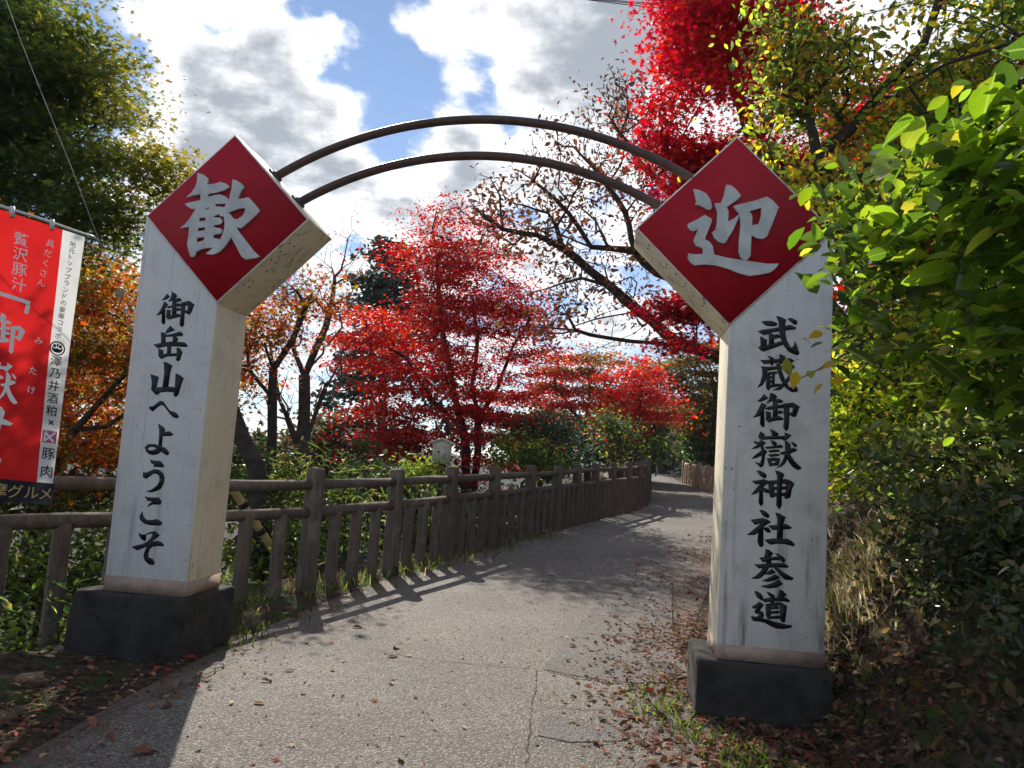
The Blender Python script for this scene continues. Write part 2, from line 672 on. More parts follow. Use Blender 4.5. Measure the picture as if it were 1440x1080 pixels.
def catmull(P, per=12):
    P = np.asarray(P, float)
    Q = np.vstack([2 * P[0] - P[1], P, 2 * P[-1] - P[-2]])
    out = []
    for i in range(1, len(Q) - 2):
        p0, p1, p2, p3 = Q[i - 1], Q[i], Q[i + 1], Q[i + 2]
        for t in np.arange(per) / per:
            out.append(.5 * ((2 * p1) + (-p0 + p2) * t + (2 * p0 - 5 * p1 + 4 * p2 - p3) * t * t + (-p0 + 3 * p1 - 3 * p2 + p3) * t ** 3))
    out.append(Q[-2])
    return np.array(out)


CL = catmull(CEN, 10)
_seg = CL[1:] - CL[:-1]
_sl = np.linalg.norm(_seg, axis=1)
_cum = np.concatenate([[0], np.cumsum(_sl)])


def road_sd(x, y):
    """signed distance from the centre line (left negative) and the y of the nearest point"""
    x = np.asarray(x, float); y = np.asarray(y, float)
    sh = x.shape
    P = np.stack([x.ravel(), y.ravel()], 1)
    best = np.full(len(P), 1e9); sd = np.zeros(len(P)); yy = np.zeros(len(P))
    for a, s, l in zip(CL[:-1], _seg, _sl):
        t = np.clip(((P - a) @ s) / (l * l), 0, 1)
        q = a + t[:, None] * s
        d = P - q
        dist = np.sqrt((d ** 2).sum(1))
        m = dist < best
        best[m] = dist[m]
        cr = s[0] * d[:, 1] - s[1] * d[:, 0]
        sd[m] = (np.where(cr > 0, -1, 1) * dist)[m]
        yy[m] = q[m, 1]
    return sd.reshape(sh), yy.reshape(sh)


def zroad(y):
    t = np.clip((np.minimum(y, 42) - 8.5) / 1.2, -30, 60)
    return .045 * 1.2 * np.log1p(np.exp(t))


def sstep(x, a, b):
    t = np.clip((x - a) / (b - a), 0, 1)
    return t * t * (3 - 2 * t)


def ground(x, y, detail=True):
    d, yy = road_sd(x, y)
    z = zroad(yy)
    # left: verge, then the slope into the valley
    l = np.maximum(-d - 2.75, 0)
    z = z - .42 * np.minimum(l, 9) - .16 * np.clip(l - 9, 0, 60) - .02 * np.clip(l - 69, 0, 400)
    # right: bank, steep near the gate
    foot = 2.05 + .35 * sstep(yy, 9, 16) + 1.2 * sstep(yy, 22, 27)
    rr = np.maximum(d - foot, 0)
    z = z + np.where(rr < 1.3, rr * 1.15, 1.5 + (rr - 1.3) * .62) * sstep(rr, -.2, .7) * (rr < 14) + (rr >= 14) * (9.4 + (rr - 14) * .10)
    if detail:
        off = np.clip(np.abs(d) - 1.75, 0, 1.2)
        z = z + off * (.16 * (n2d(x, y, 1.3, 3) - .5) + .10 * (n2d(x, y, 3.7, 4) - .5)) + np.clip(rr, 0, .8) * .22 * (n2d(x, y, 2.4, 8) - .5)
    return z


def graded(lo, hi, mid, fine, growth):
    out = [mid]
    s = fine
    while out[-1] < hi:
        out.append(out[-1] + s)
        if abs(out[-1] - mid) > 7:
            s *= growth
    s = fine
    a = [mid]
    while a[-1] > lo:
        a.append(a[-1] - s)
        if abs(a[-1] - mid) > 7:
            s *= growth
    return np.array(a[:0:-1] + out)


def grid_mesh(name, X, Y, Z):
    ny, nx = X.shape
    V = np.stack([X.ravel(), Y.ravel(), Z.ravel()], 1)
    a = (np.arange(ny - 1)[:, None] * nx + np.arange(nx - 1)[None]).ravel()
    I = np.stack([a, a + 1, a + nx + 1, a + nx], 1).ravel()
    return mesh_from(name, V, np.full(len(a), 4), I, smooth=True)


def mat_soil():
    m = bpy.data.materials.new('soil')
    k = N(nodes_of(m))
    pos = k.add('ShaderNodeTexCoord').outputs['Object']
    n1 = k.noise(pos, 2.2, 6, .6)
    n2 = k.noise(pos, 22, 5, .65)
    c = k.mix(k.smooth(n2, .4, .62), (.035, .026, .019), (.085, .062, .042))
    c = k.mix(k.smooth(n1, .5, .62), c, (.045, .06, .022))
    b = k.add('ShaderNodeBsdfPrincipled')
    k.put(b.inputs['Base Color'], c)
    b.inputs['Roughness'].default_value = .95
    b.inputs['Specular IOR Level'].default_value = .1
    bn = k.add('ShaderNodeBump')
    bn.inputs['Strength'].default_value = .9
    bn.inputs['Distance'].default_value = .03
    k.put(bn.inputs['Height'], n2)
    k.put(b.inputs['Normal'], bn)
    k.add('ShaderNodeOutputMaterial', i_0=b.outputs[0])
    return m


def mat_asphalt(name, c0, c1, c2, stone=(.50, .48, .44), edge=False):
    m = bpy.data.materials.new(name)
    k = N(nodes_of(m))
    pos = k.add('ShaderNodeTexCoord').outputs['Object']
    big = k.noise(pos, .55, 5, .6)
    mid = k.noise(pos, 5, 6, .65)
    fine = k.noise(pos, 85, 4, .7)
    c = k.mix(k.smooth(big, .38, .64), c0, c1)
    c = k.mix(k.math('MULTIPLY', k.smooth(mid, .5, .72), .5), c, c2)
    v = k.add('ShaderNodeTexVoronoi', feature='F1')
    v.inputs['Scale'].default_value = 88
    k.put(v.inputs['Vector'], pos)
    vr = k.add('ShaderNodeSeparateColor', i_0=v.outputs['Color'])
    chips = k.math('MULTIPLY', k.smooth(vr.outputs[0], .45, 1.0), k.smooth(v.outputs['Distance'], .62, .25))
    c = k.mix(k.math('MULTIPLY', chips, .85), c, stone)
    darks = k.math('MULTIPLY', k.smooth(vr.outputs[0], .42, .1), .75)
    c = k.mix(darks, c, tuple(q * .35 for q in c0))
    c = k.mix(k.math('MULTIPLY', k.smooth(v.outputs['Distance'], .5, .8), .6), c, tuple(q * .35 for q in c0))
    c = k.mix(k.math('MULTIPLY', vr.outputs[1], .18), c, (.26, .20, .14))
    c = k.mix(k.smooth(fine, .45, .75), c, tuple(q * .6 for q in c0))
    # damp, dirty trails with a shape of their own
    st = k.noise(k.vmath('MULTIPLY', pos, (1.1, .22, 1)).outputs[0], 1.3, 5, .62)
    c = k.mix(k.math('MULTIPLY', k.smooth(st, .55, .7), .35), c, (.085, .07, .055))
    if edge:                                                     # soil and leaf dust trodden in from the verges
        at_ = k.add('ShaderNodeAttribute', attribute_name='edge').outputs['Fac']
        e1 = k.math('ADD', at_, k.math('MULTIPLY', k.math('SUBTRACT', mid, .5), .9))
        c = k.mix(k.math('MULTIPLY', k.smooth(e1, .45, 1.05), .8), c, (.105, .072, .05))
    b = k.add('ShaderNodeBsdfPrincipled')
    k.put(b.inputs['Base Color'], c)
    b.inputs['Roughness'].default_value = .8
    b.inputs['Specular IOR Level'].default_value = .3
    bn = k.add('ShaderNodeBump')
    bn.inputs['Strength'].default_value = .9
    bn.inputs['Distance'].default_value = .006
    k.put(bn.inputs['Height'], k.math('ADD', k.math('MULTIPLY', v.outputs['Distance'], -1.0), fine))
    k.put(b.inputs['Normal'], bn)
    k.add('ShaderNodeOutputMaterial', i_0=b.outputs[0])
    return m


xs = graded(-260, 260, 0.4, .17, 1.075)
ys = graded(-40, 420, 6.0, .17, 1.055)
GX, GY = np.meshgrid(xs, ys)
GZ = ground(GX, GY)
_d, _ = road_sd(GX, GY)
GZ = GZ - .05 * (1 - sstep(np.abs(_d), 1.55, 1.95))          # bed below the road sheet
tag(put('ground', grid_mesh('ground', GX, GY, GZ), mat_soil(), origin=(0, 0, 0)), kind='structure')

# road sheet
_t = np.gradient(CL, axis=0)
_t /= np.linalg.norm(_t, axis=1, keepdims=True)
_nr = np.stack([_t[:, 1], -_t[:, 0]], 1)
us = np.linspace(-1, 1, 15)
RX = CL[:, None, 0] + _nr[:, None, 0] * us[None] * 1.8
RY = CL[:, None, 1] + _nr[:, None, 1] * us[None] * 1.8
wob = .10 * (n2d(RX * 1.0, RY, 1.5, 12) - .5)
RX = RX + _nr[:, None, 0] * wob * us[None]
RZ = zroad(np.repeat(CL[:, None, 1], len(us), 1)) + .012 - .012 * us[None] ** 8 * 3
road_me = grid_mesh('road', RX, RY, RZ)
_ea = road_me.attributes.new('edge', 'FLOAT', 'POINT')
_ea.data.foreach_set('value', np.where(us > 0, np.abs(us), np.abs(us) ** 2.2 * .95)[None].repeat(len(CL), 0).astype(np.float32).ravel())
tag(put('road', road_me, mat_asphalt('asphalt', (.140, .124, .103), (.235, .211, .175), (.115, .102, .086), edge=True), origin=(0, 0, 0)), kind='structure')


def zr(x, y, dz=0.0):
    d, yy = road_sd(np.array([x]), np.array([y]))
    return float(zroad(yy)[0]) + .012 + dz


# newer strip of asphalt along the right side of the road, with a broken near edge
def patch(name, outline, mat, dz):
    P = np.array(outline, float)
    c = P.mean(0)
    mb = MB()
    n = len(P)
    rings = [P * f + c * (1 - f) for f in (1.0, .66, .33)]
    V = [(x, y, zr(x, y, dz)) for R in rings for x, y in R] + [(c[0], c[1], zr(c[0], c[1], dz))]
    F = [(q * n + i, q * n + (i + 1) % n, (q + 1) * n + (i + 1) % n, (q + 1) * n + i) for q in range(2) for i in range(n)]
    F += [(2 * n + i, 2 * n + (i + 1) % n, 3 * n) for i in range(n)]
    mb.faces(V, F)
    return tag(build(name, mb, mat, origin=(c[0], c[1], 0)), kind='structure')


M_PATCH = mat_asphalt('asphalt_patch', (.125, .115, .105), (.165, .152, .138), (.085, .078, .07), (.36, .34, .31))
_o = [(.36, 5.42), (.62, 5.28), (.95, 5.22), (1.2, 5.3), (1.4, 5.5), (1.6, 7.0), (1.9, 8.4), (2.2, 9.6), (1.55, 9.5), (1.15, 8.4), (.88, 7.4), (.62, 6.5), (.45, 5.9)]
patch('road_patch', [(x + .02 * math.sin(9 * y), y) for x, y in _o], M_PATCH, .004)
_o = [(.28, 4.45), (.5, 4.42), (.72, 4.30), (.70, 4.12), (.42, 4.05), (.25, 4.12)]
patch('road_patch', _o, M_PATCH, .004)
M_CRACK = mat_basic('crack', (.038, .032, .026), 1.0)


def crack(pts, wid, dz=.006):
    mb = MB()
    P = np.array(pts, float)
    out = [P[0]]
    for a, b in zip(P[:-1], P[1:]):
        m = max(1, int(np.linalg.norm(b - a) / .06))
        for q in range(1, m + 1):
            out.append(a + (b - a) * q / m + (rng.normal(size=2) * .008 if q < m else 0))
    P = np.array(out)
    t = np.gradient(P, axis=0)
    t /= np.linalg.norm(t, axis=1, keepdims=True)
    nn = np.stack([-t[:, 1], t[:, 0]], 1)
    w = wid * (.35 + rng.random(len(P)))
    w[0] = w[-1] = .001
    V = [(x, y, zr(x, y, dz)) for x, y in P + nn * w[:, None]] + [(x, y, zr(x, y, dz)) for x, y in P - nn * w[:, None]]
    n = len(P)
    mb.faces(V, [(i, i + 1, i + 1 + n, i + n) for i in range(n - 1)])
    tag(build('road_crack', mb, M_CRACK), kind='structure')


crack([(.30, 5.42), (.27, 4.9), (.22, 4.3), (.17, 3.6), (.14, 2.6)], .0022)
crack([(-.95, 5.68), (-.53, 5.5), (-.1, 5.44), (.30, 5.41)], .003)
crack([(.36, 5.40), (.55, 5.26), (.8, 5.2), (1.02, 5.2)], .009, .010)
crack([(.30, 4.62), (.5, 4.6), (.75, 4.64), (.95, 4.6)], .0025)
crack([(.3, 4.07), (.5, 4.03), (.68, 4.1)], .004, .010)
crack([(-1.75, 5.2), (-1.8, 4.6), (-2.0, 4.0), (-2.3, 3.3)], .006)

# ------------------------------------------------------------------ far hills
def hill(pts, Y, depth, seed, col):
    """ridge that crosses the view: pts = (px, py) of the skyline in the photograph, Y metres away"""
    P = np.array([at(px, py, Y) for px, py in pts])
    xx = np.linspace(P[0, 0], P[-1, 0], 120)
    top = np.interp(xx, P[:, 0], P[:, 2])
    v = np.linspace(0, 1, 24)
    X = np.repeat(xx[None], 24, 0)
    Yg = Y - depth + v[:, None] * depth * 2 + 0 * X
    prof = np.sin(np.pi * v) ** .8
    bz = -60.0
    Z = bz + (top[None] - bz) * prof[:, None] + (n2d(X, Yg, .02, seed) - .5) * 16 * prof[:, None] + (n2d(X, Yg, .12, seed) - .5) * 7 * prof[:, None]
    m = mat_basic('wooded_hill', col, .95, dark=tuple(c * .5 for c in col), nscale=.12, bump=.0)
    tag(put('hill', grid_mesh('hill', X, Yg, Z), m, origin=(0, Y, bz)), kind='structure')


hill([(-900, 600), (-200, 640), (200, 625), (330, 612), (380, 622), (480, 640), (600, 648), (760, 655), (1000, 668)], 520, 140, 21, (.035, .055, .03))
hill([(640, 660), (800, 630), (880, 585), (930, 560), (985, 566), (1080, 530), (1300, 500), (1700, 480)], 380, 120, 22, (.045, .058, .028))

# ------------------------------------------------------------------ welcome gate
PAINT_L = dict(X=-2.115, Y=5.173, yaw=-.13, z0=.404, W=.600, D=.449, zb=2.028, a=.619, b=.623, tx=.002)
PAINT_R = dict(X=1.962, Y=4.584, yaw=-.143, z0=.337, W=.629, D=.420, zb=2.054, a=.625, b=.634, tx=.010)


def mat_paint(name, col, stain=.35):
    m = bpy.data.materials.new(name)
    k = N(nodes_of(m))
    pos = k.add('ShaderNodeTexCoord').outputs['Object']
    n1 = k.noise(pos, 3.5, 7, .7)
    streak = k.noise(k.vmath('MULTIPLY', pos, (14, 14, 1.1)).outputs[0], 1.0, 5, .65)
    fine = k.noise(pos, 60, 4, .7)
    s = k.add('ShaderNodeSeparateXYZ', i_0=pos)
    low = k.smooth(s.outputs[2], 1.35, .35)                       # splashed dirt near the foot
    f = k.math('MULTIPLY', k.smooth(n1, .45, .75), .5)
    f = k.math('ADD', f, k.math('MULTIPLY', k.smooth(streak, .5, .78), k.math('ADD', k.math('MULTIPLY', low, 1.2), .35)))
    f = k.math('MULTIPLY', f, stain, clamp=True)
    c = k.mix(f, col, (.16, .15, .135))
    c = k.mix(k.math('MULTIPLY', k.smooth(fine, .62, .72), .35), c, (.3, .29, .27))
    spots = k.math('MULTIPLY', k.smooth(k.noise(pos, 26, 2), .70, .76), .7)
    c = k.mix(spots, c, (.10, .09, .075))
    drip = k.noise(k.vmath('MULTIPLY', pos, (34, 34, .7)).outputs[0], 1.0, 3, .6)
    c = k.mix(k.math('MULTIPLY', k.smooth(drip, .58, .75), .45), c, (.30, .285, .25))
    b = k.add('ShaderNodeBsdfPrincipled')
    k.put(b.inputs['Base Color'], c)
    b.inputs['Roughness'].default_value = .55
    b.inputs['Specular IOR Level'].default_value = .35
    bn = k.add('ShaderNodeBump')
    bn.inputs['Strength'].default_value = .25
    bn.inputs['Distance'].default_value = .004
    k.put(bn.inputs['Height'], fine)
    k.put(b.inputs['Normal'], bn)
    k.add('ShaderNodeOutputMaterial', i_0=b.outputs[0])
    return m


M_WHITE_L = mat_paint('weathered_white_paint', (.66, .66, .64), .42)
M_WHITE_R = mat_paint('stained_white_paint', (.64, .63, .60), .75)
M_CREAM = mat_paint('cream_bounce_paint', (.82, .74, .55), .55)  # cream sides; warm light bounced off the path is part of this colour
M_RED = mat_basic('red_sign_paint', (.42, .008, .020), .6, dark=(.33, .008, .018), nscale=2.5, bump=.05, bscale=20, spec=.2)
M_RELIEF = mat_basic('relief_letter_grey', (.58, .59, .58), .5, dark=(.44, .45, .45), nscale=9, bump=.25, bscale=80)
M_INK = mat_basic('black_lettering', (.010, .010, .014), .55)
M_BAND = mat_basic('old_primer_band', (.47, .33, .25), .8, dark=(.32, .24, .2), nscale=14, bump=.2)
M_PLINTH = mat_basic('dark_mossy_concrete', (.052, .048, .042), .95, dark=(.022, .021, .018), nscale=5, bump=.7, bscale=35)
M_PIPE = mat_basic('brown_steel_pipe', (.10, .050, .038), .45, dark=(.045, .03, .027), nscale=11, spec=.4, bump=.25, bscale=60)
M_STEEL = mat_basic('bracket_steel', (.09, .08, .07), .6, metal=.3)


def frame(G):
    ex = np.array([math.cos(G['yaw']), math.sin(G['yaw']), 0])
    ey = np.array([-ex[1], ex[0], 0])
    o = np.array([G['X'], G['Y'], G['z0']]) - ex * G['W']
    return lambda u, v, d: o + ex * (u + G['tx'] * v) + ey * d + np.array([0, 0, v])


GLYPHS = {
'kan': '363,2968 409,2955 444,2931 448,2904 439,2882 509,2891 543,2904 587,2890 617,2870 583,2846 516,2825 459,2814 463,2790 506,2804 551,2810 595,2795 623,2772 629,2811 635,2869 635,2923 669,2914 708,2889 725,2869 704,2838 685,2780 735,2784 768,2793 806,2757 860,2701 850,2679 798,2625 737,2567 708,2572 695,2580 727,2535 789,2468 844,2407 893,2368 865,2355 796,2342 765,2361 735,2404 700,2459 670,2499 643,2452 603,2401 567,2378 535,2371 496,2376 525,2402 546,2421 510,2420 459,2410 416,2387 414,2365 398,2350 381,2354 359,2401 345,2438 348,2527 346,2570 310,2564 278,2558 308,2583 342,2628 380,2702 347,2702 319,2717 294,2737 328,2748 410,2766 401,2813 348,2802 297,2786 327,2816 355,2858 366,2903|446,2692 474,2723 479,2701|522,2743 608,2746 594,2715 561,2721 528,2721|523,2654 570,2671 565,2653 598,2653 612,2596 612,2558 602,2514 591,2481 535,2491 535,2517 589,2526 596,2548 578,2563 532,2569 531,2585 581,2595 590,2620 570,2638 524,2643|413,2637 462,2643 464,2615 413,2609|412,2563 467,2570 467,2545 411,2535|412,2490 470,2499 469,2472 412,2454|624,2675 643,2686 705,2711 752,2717 754,2687 737,2655 701,2629 671,2635 645,2666',
'gei': '-263,2947 -225,2939 -183,2917 -155,2876 -143,2827 -155,2809 -178,2814 -223,2841 -250,2844 -242,2863|-288,2713 -240,2738 -185,2773 -141,2746 -145,2718 -163,2665 -181,2612 -152,2598 -128,2567 -118,2512 -31,2491 61,2479 130,2469 210,2458 284,2461 262,2427 229,2402 167,2388 111,2378 53,2391 -29,2423 -105,2442 -174,2447 -238,2439 -265,2460 -281,2490 -277,2515 -235,2510 -186,2512 -187,2548 -200,2560 -232,2568 -250,2602 -241,2627 -222,2683 -254,2664 -278,2676 -291,2700|-7,2835 47,2853 116,2870 196,2900 231,2878 272,2832 257,2789 231,2709 207,2641 182,2622 148,2625 110,2646 109,2584 109,2511 90,2482 73,2480 49,2498 36,2534 36,2607 41,2718 32,2786 14,2804|91,2802 166,2831 166,2769 153,2720 110,2707 111,2768 102,2787|-59,2978 -30,2974 0,2950 34,2909 23,2888 -17,2856 -52,2828 -38,2800 -39,2728 -4,2751 30,2781 22,2748 -4,2680 -31,2631 -44,2600 -61,2587 -94,2599 -118,2623 -134,2656 -114,2675 -107,2716 -107,2796 -127,2850 -107,2855 -89,2851 -71,2902',
'L1': '215,2084 238,2063 216,2045 177,2035 195,2052|202,2028 231,2008 212,1976 225,1874 214,1864 199,1875 193,1938 174,1933 152,1925 178,1960|252,2096 280,2086 292,2069 273,2043 230,2027 247,2054|276,2049 311,2057 330,2045 322,2033 283,2029|219,1990 270,2003 312,2018 329,2009 326,1998 283,1994 236,1982|261,2043 291,2044 304,1919 272,1918|294,1979 316,1986 333,1975 326,1967 295,1962|227,1969 256,1967 258,1917 230,1916|223,1920 255,1925 313,1944 334,1935 331,1923 262,1904 244,1901|329,2024 364,2020 363,1959 368,1864 358,1848 339,1863 337,1943|329,2024 390,2037 430,2013 415,1961 403,1941 365,1955 366,1968 385,1971 387,2005 365,2007 350,2004',
'L2': '268,1854 305,1825 282,1815 233,1796 245,1824|203,1806 238,1798 245,1730 215,1729|230,1788 285,1794 346,1815 370,1799 368,1787 322,1783 239,1775|296,1787 318,1782 339,1760 327,1741 300,1736|156,1715 221,1729 291,1741 387,1739 416,1718 407,1709 327,1712 248,1707 193,1693|198,1688 235,1677 236,1643 231,1615 207,1634|263,1712 291,1713 297,1645 269,1644|211,1645 270,1655 349,1661 343,1642 272,1637 235,1618|336,1703 361,1693 381,1671 370,1618 358,1605 341,1613 343,1647',
'L3': '250,1596 276,1590 318,1571 308,1535 303,1414 263,1412 264,1524|162,1503 224,1487 216,1414 234,1368 222,1359 181,1394 179,1450|199,1409 302,1421 366,1419 366,1384 301,1388 252,1381 222,1359|350,1516 381,1506 412,1486 402,1451 385,1367 369,1354 353,1365 356,1426',
'L4': '178,1275 210,1279 255,1318 280,1315 303,1288 337,1253 383,1242 408,1220 402,1206 372,1209 339,1235 294,1283 268,1294 240,1274 212,1244 183,1259',
'L5': '261,1160 308,1133 318,1117 305,1078 307,1004 283,1001 281,1076 275,1122|307,1101 351,1110 385,1093 369,1082 311,1076|300,999 254,1015 205,1012 183,990 190,975 201,984 226,999 256,996 293,981|189,979 203,985 215,971 245,971 272,986 304,986 304,965 282,950 253,942 223,945 196,964|295,999 330,997 363,969 367,953 356,946 335,953 304,972|281,1012 308,1014 313,977 293,976',
'L6': '232,909 257,901 312,900 342,870 331,860 282,863 258,859 271,873 245,885|191,819 209,814 237,825 270,841 304,841 341,818 354,787 352,751 335,713 298,693 265,685 230,688 272,703 308,734 323,771 314,803 288,817 264,811 237,789 219,775 196,784',
'L7': '224,654 255,647 328,651 351,629 348,608 324,605 290,605 251,582 265,605 287,622 248,627|220,550 230,517 255,494 298,495 331,504 367,491 377,478 360,466 293,463 243,471 211,494 203,515',
'L8': '213,404 236,393 256,393 288,411 330,423 368,398 350,384 326,364 319,351 357,359 385,353 407,336 400,328 353,327 323,320 303,299 297,270 304,245 334,237 352,214 350,199 315,199 285,219 268,246 270,278 282,308 292,319 248,302 215,287 171,305 207,318 252,330 284,351 305,373 317,399 308,408 267,396 269,364 263,353 240,362 218,385',
'R1': '197,2091 223,2095 263,2096 295,2083 289,2069 258,2064 224,2068|176,2028 208,2038 264,2048 309,2059 370,2075 409,2060 404,2050 348,2042 270,2027 232,2012 215,2005|287,2130 307,2126 346,2108 339,2075 345,2011 356,1970 380,1931 399,1939 403,1971 412,1954 432,1896 423,1886 400,1892 369,1905 340,1940 319,1986 307,2033 304,2089|355,2114 374,2120 411,2104 413,2084 400,2079 383,2092|245,2019 275,2011 277,1943 248,1936|274,2005 296,2015 315,2003 311,1992 275,1984|193,1996 233,1974 230,1941 226,1923 199,1928|180,1927 212,1935 276,1952 314,1968 334,1960 329,1948 274,1925 216,1901 199,1909',
'R2': '197,1844 249,1847 316,1856 377,1863 405,1848 389,1838 319,1837 222,1821|240,1875 279,1862 278,1825 269,1811 255,1830 257,1854|314,1888 347,1875 344,1860 334,1827 311,1826 316,1856|204,1804 251,1802 312,1810 389,1821 406,1810 390,1801 318,1794 240,1779 215,1784|212,1796 243,1788 241,1756 229,1709 215,1685 185,1666 204,1699 215,1749|238,1756 261,1757 261,1658 253,1656 240,1671|243,1768 296,1776 308,1765 252,1754|253,1742 286,1746 286,1735 253,1727|253,1719 290,1720 287,1706 254,1701|252,1686 299,1697 349,1700 346,1691 277,1676 252,1663|272,1757 288,1758 288,1694 274,1693|295,1826 317,1824 330,1777 353,1720 382,1678 399,1687 406,1714 430,1666 425,1654 394,1652 360,1674 326,1725 307,1776|372,1750 386,1736 354,1691 322,1661 278,1656 310,1675 337,1702|367,1829 389,1827 406,1810 401,1798 384,1809',
'R3': '228,1629 254,1605 236,1594 209,1581 188,1583 211,1603|216,1574 246,1560 230,1532 237,1428 227,1422 211,1441 212,1493 190,1486 166,1478 186,1503|267,1639 290,1632 308,1615 292,1596 242,1570 261,1597|289,1596 319,1604 344,1592 339,1582 292,1575|232,1540 260,1552 315,1566 348,1569 354,1550 304,1543 260,1532|284,1587 311,1588 313,1478 286,1477|310,1527 330,1532 349,1520 338,1514 311,1510|241,1524 272,1516 271,1476 248,1475|240,1474 262,1481 322,1497 351,1480 342,1474 296,1467 263,1455|345,1575 381,1571 383,1505 380,1421 369,1406 352,1426 356,1489|345,1574 403,1584 443,1561 429,1519 422,1500 408,1496 386,1508 387,1521 402,1523 406,1552 381,1557 365,1553',
'R4': '214,1393 239,1380 236,1356 211,1349 204,1362|270,1410 289,1407 323,1386 316,1364 288,1362 282,1391|205,1362 271,1367 362,1374 363,1355 288,1351 219,1344|361,1396 400,1381 382,1362 368,1347 349,1348 362,1366|177,1332 206,1325 222,1341 251,1323 226,1307 194,1288 163,1283 190,1302 201,1311 181,1322|218,1304 234,1310 238,1288 257,1270 246,1254 241,1196 236,1180 223,1172 208,1186 184,1203 219,1196 228,1224 228,1247 198,1231 164,1220 192,1248 225,1275|276,1341 297,1340 317,1324 306,1312 292,1314|246,1300 290,1306 336,1318 353,1309 345,1300 301,1296 255,1289|267,1278 302,1286 329,1286 333,1277 275,1267|264,1252 302,1260 334,1260 330,1250 281,1242|259,1229 303,1237 336,1233 331,1222 287,1216 271,1215|259,1229 284,1222 286,1185 277,1181|309,1229 338,1231 329,1193 310,1192|277,1201 329,1206 329,1192 277,1184|363,1343 377,1341 397,1320 396,1297 411,1302 434,1296 431,1286 393,1268 402,1249 424,1219 465,1182 458,1174 439,1172 414,1187 394,1211 380,1233 367,1207 343,1183 313,1175 338,1191 356,1226 366,1261 349,1258 335,1270 357,1277 368,1281|397,1341 413,1336 434,1322 430,1309 416,1315',
'R5': '200,1150 221,1149 249,1136 260,1124 256,1110 247,1105 224,1120|173,1084 212,1090 244,1099 272,1091 273,1078 254,1064 242,1049 277,1037 310,1031 307,1019 269,1017 241,1026 243,967 245,950 233,934 219,954 221,1022 201,1010 171,999 197,1032 223,1071 199,1066|272,1079 305,1079 308,994 289,990 280,1015|269,1091 329,1099 373,1108 406,1099 428,1082 407,1074 363,1081 275,1073|379,1083 426,1082 411,1052 404,998 379,989 371,998 378,1044|303,1056 380,1065 380,1047 304,1038|299,1019 378,1026 379,1007 300,996|311,1157 333,1154 365,1138 354,1107 351,1020 355,947 343,922 325,945 326,1046 325,1122',
'R6': '224,910 243,909 265,900 285,882 282,868 267,867 247,878|175,846 212,853 246,861 272,854 295,841 263,820 252,805 280,807 297,785 289,776 275,779 251,797 255,697 245,686 232,692 221,716 223,772 199,757 155,753 185,778 214,805 235,829 203,819|281,819 333,825 385,836 419,817 410,808 367,804 307,795|320,900 342,896 379,877 368,839 367,736 334,733 334,864|262,732 309,741 396,746 417,737 440,716 432,706 407,711 380,716 332,715 299,706 280,715',
'R7': '271,675 286,673 315,654 296,628 308,593 278,585 275,604 263,623 269,645|233,622 290,628 349,636 385,624 372,619 312,613 256,597|323,654 344,652 377,634 387,618 378,601 361,612 350,635|206,578 264,585 334,596 386,596 409,582 397,574 351,574 292,567 233,558|260,567 295,570 277,535 245,502 227,495 190,492 218,511 247,541|314,574 346,566 379,543 439,514 426,502 386,504 353,536|310,560 334,542 310,528 272,524 290,542|331,530 357,513 327,492 287,482 255,485 299,507|351,501 377,475 339,452 296,443 247,451 295,465 327,481',
'R8': '214,416 224,420 249,407 263,389 262,367 253,369 228,386|200,326 224,339 245,359 270,342 254,320 247,305 266,298 272,281 264,261 297,256 335,247 378,241 410,235 434,235 437,230 424,220 390,212 347,211 314,222 281,238 249,243 211,243 197,263 207,268 232,266 245,278 239,286 223,290 217,298 230,321 213,315|283,421 302,417 330,403 328,389 314,388 298,401|358,439 377,435 402,411 378,396 363,384 347,386 354,408|260,377 303,386 397,397 422,378 411,371 385,375 331,371 272,359|309,391 330,390 329,354 307,352|282,347 313,353 310,262 297,261 285,287|283,350 321,356 363,366 404,347 396,341 364,349 321,342|364,354 404,347 399,297 396,256 386,249 372,257 367,295|311,331 342,344 359,335 356,328 311,320|309,309 360,314 360,301 309,292|296,277 366,286 366,270 299,261',
}



def polys(key):
    return [[tuple(int(c) / 1000 for c in p.split(',')) for p in q.split(' ')] for q in GLYPHS[key].split('|')]


def fatten(P, w):
    P = np.array(P, float)
    a, b = P - np.roll(P, 1, 0), np.roll(P, -1, 0) - P
    area = (P[:, 0] * np.roll(P[:, 1], -1) - np.roll(P[:, 0], -1) * P[:, 1]).sum()
    n1 = np.stack([a[:, 1], -a[:, 0]], 1) / (np.linalg.norm(a, axis=1, keepdims=True) + 1e-9)
    n2 = np.stack([b[:, 1], -b[:, 0]], 1) / (np.linalg.norm(b, axis=1, keepdims=True) + 1e-9)
    n = n1 + n2
    n /= np.linalg.norm(n, axis=1, keepdims=True) + 1e-6
    return [tuple(p) for p in P + n * w * (1 if area > 0 else -1)]


def fill_curve(name, rings, extrude):
    """filled, extruded outline with holes -> mesh in (u, v, depth)"""
    cu = bpy.data.curves.new(name, 'CURVE')
    cu.dimensions = '2D'
    cu.fill_mode = 'BOTH'
    cu.extrude = extrude / 2
    cu.bevel_depth = .0015
    cu.bevel_resolution = 0
    for ring in rings:
        s = cu.splines.new('POLY')
        s.points.add(len(ring) - 1)
        for p, (x, y) in zip(s.points, ring):
            p.co = (x, y, 0, 1)
        s.use_cyclic_u = True
    o = bpy.data.objects.new(name, cu)
    COL.objects.link(o)
    dg = bpy.context.evaluated_depsgraph_get()
    me = bpy.data.meshes.new_from_object(o.evaluated_get(dg))
    bpy.data.objects.remove(o)
    bpy.data.curves.remove(cu)
    return me


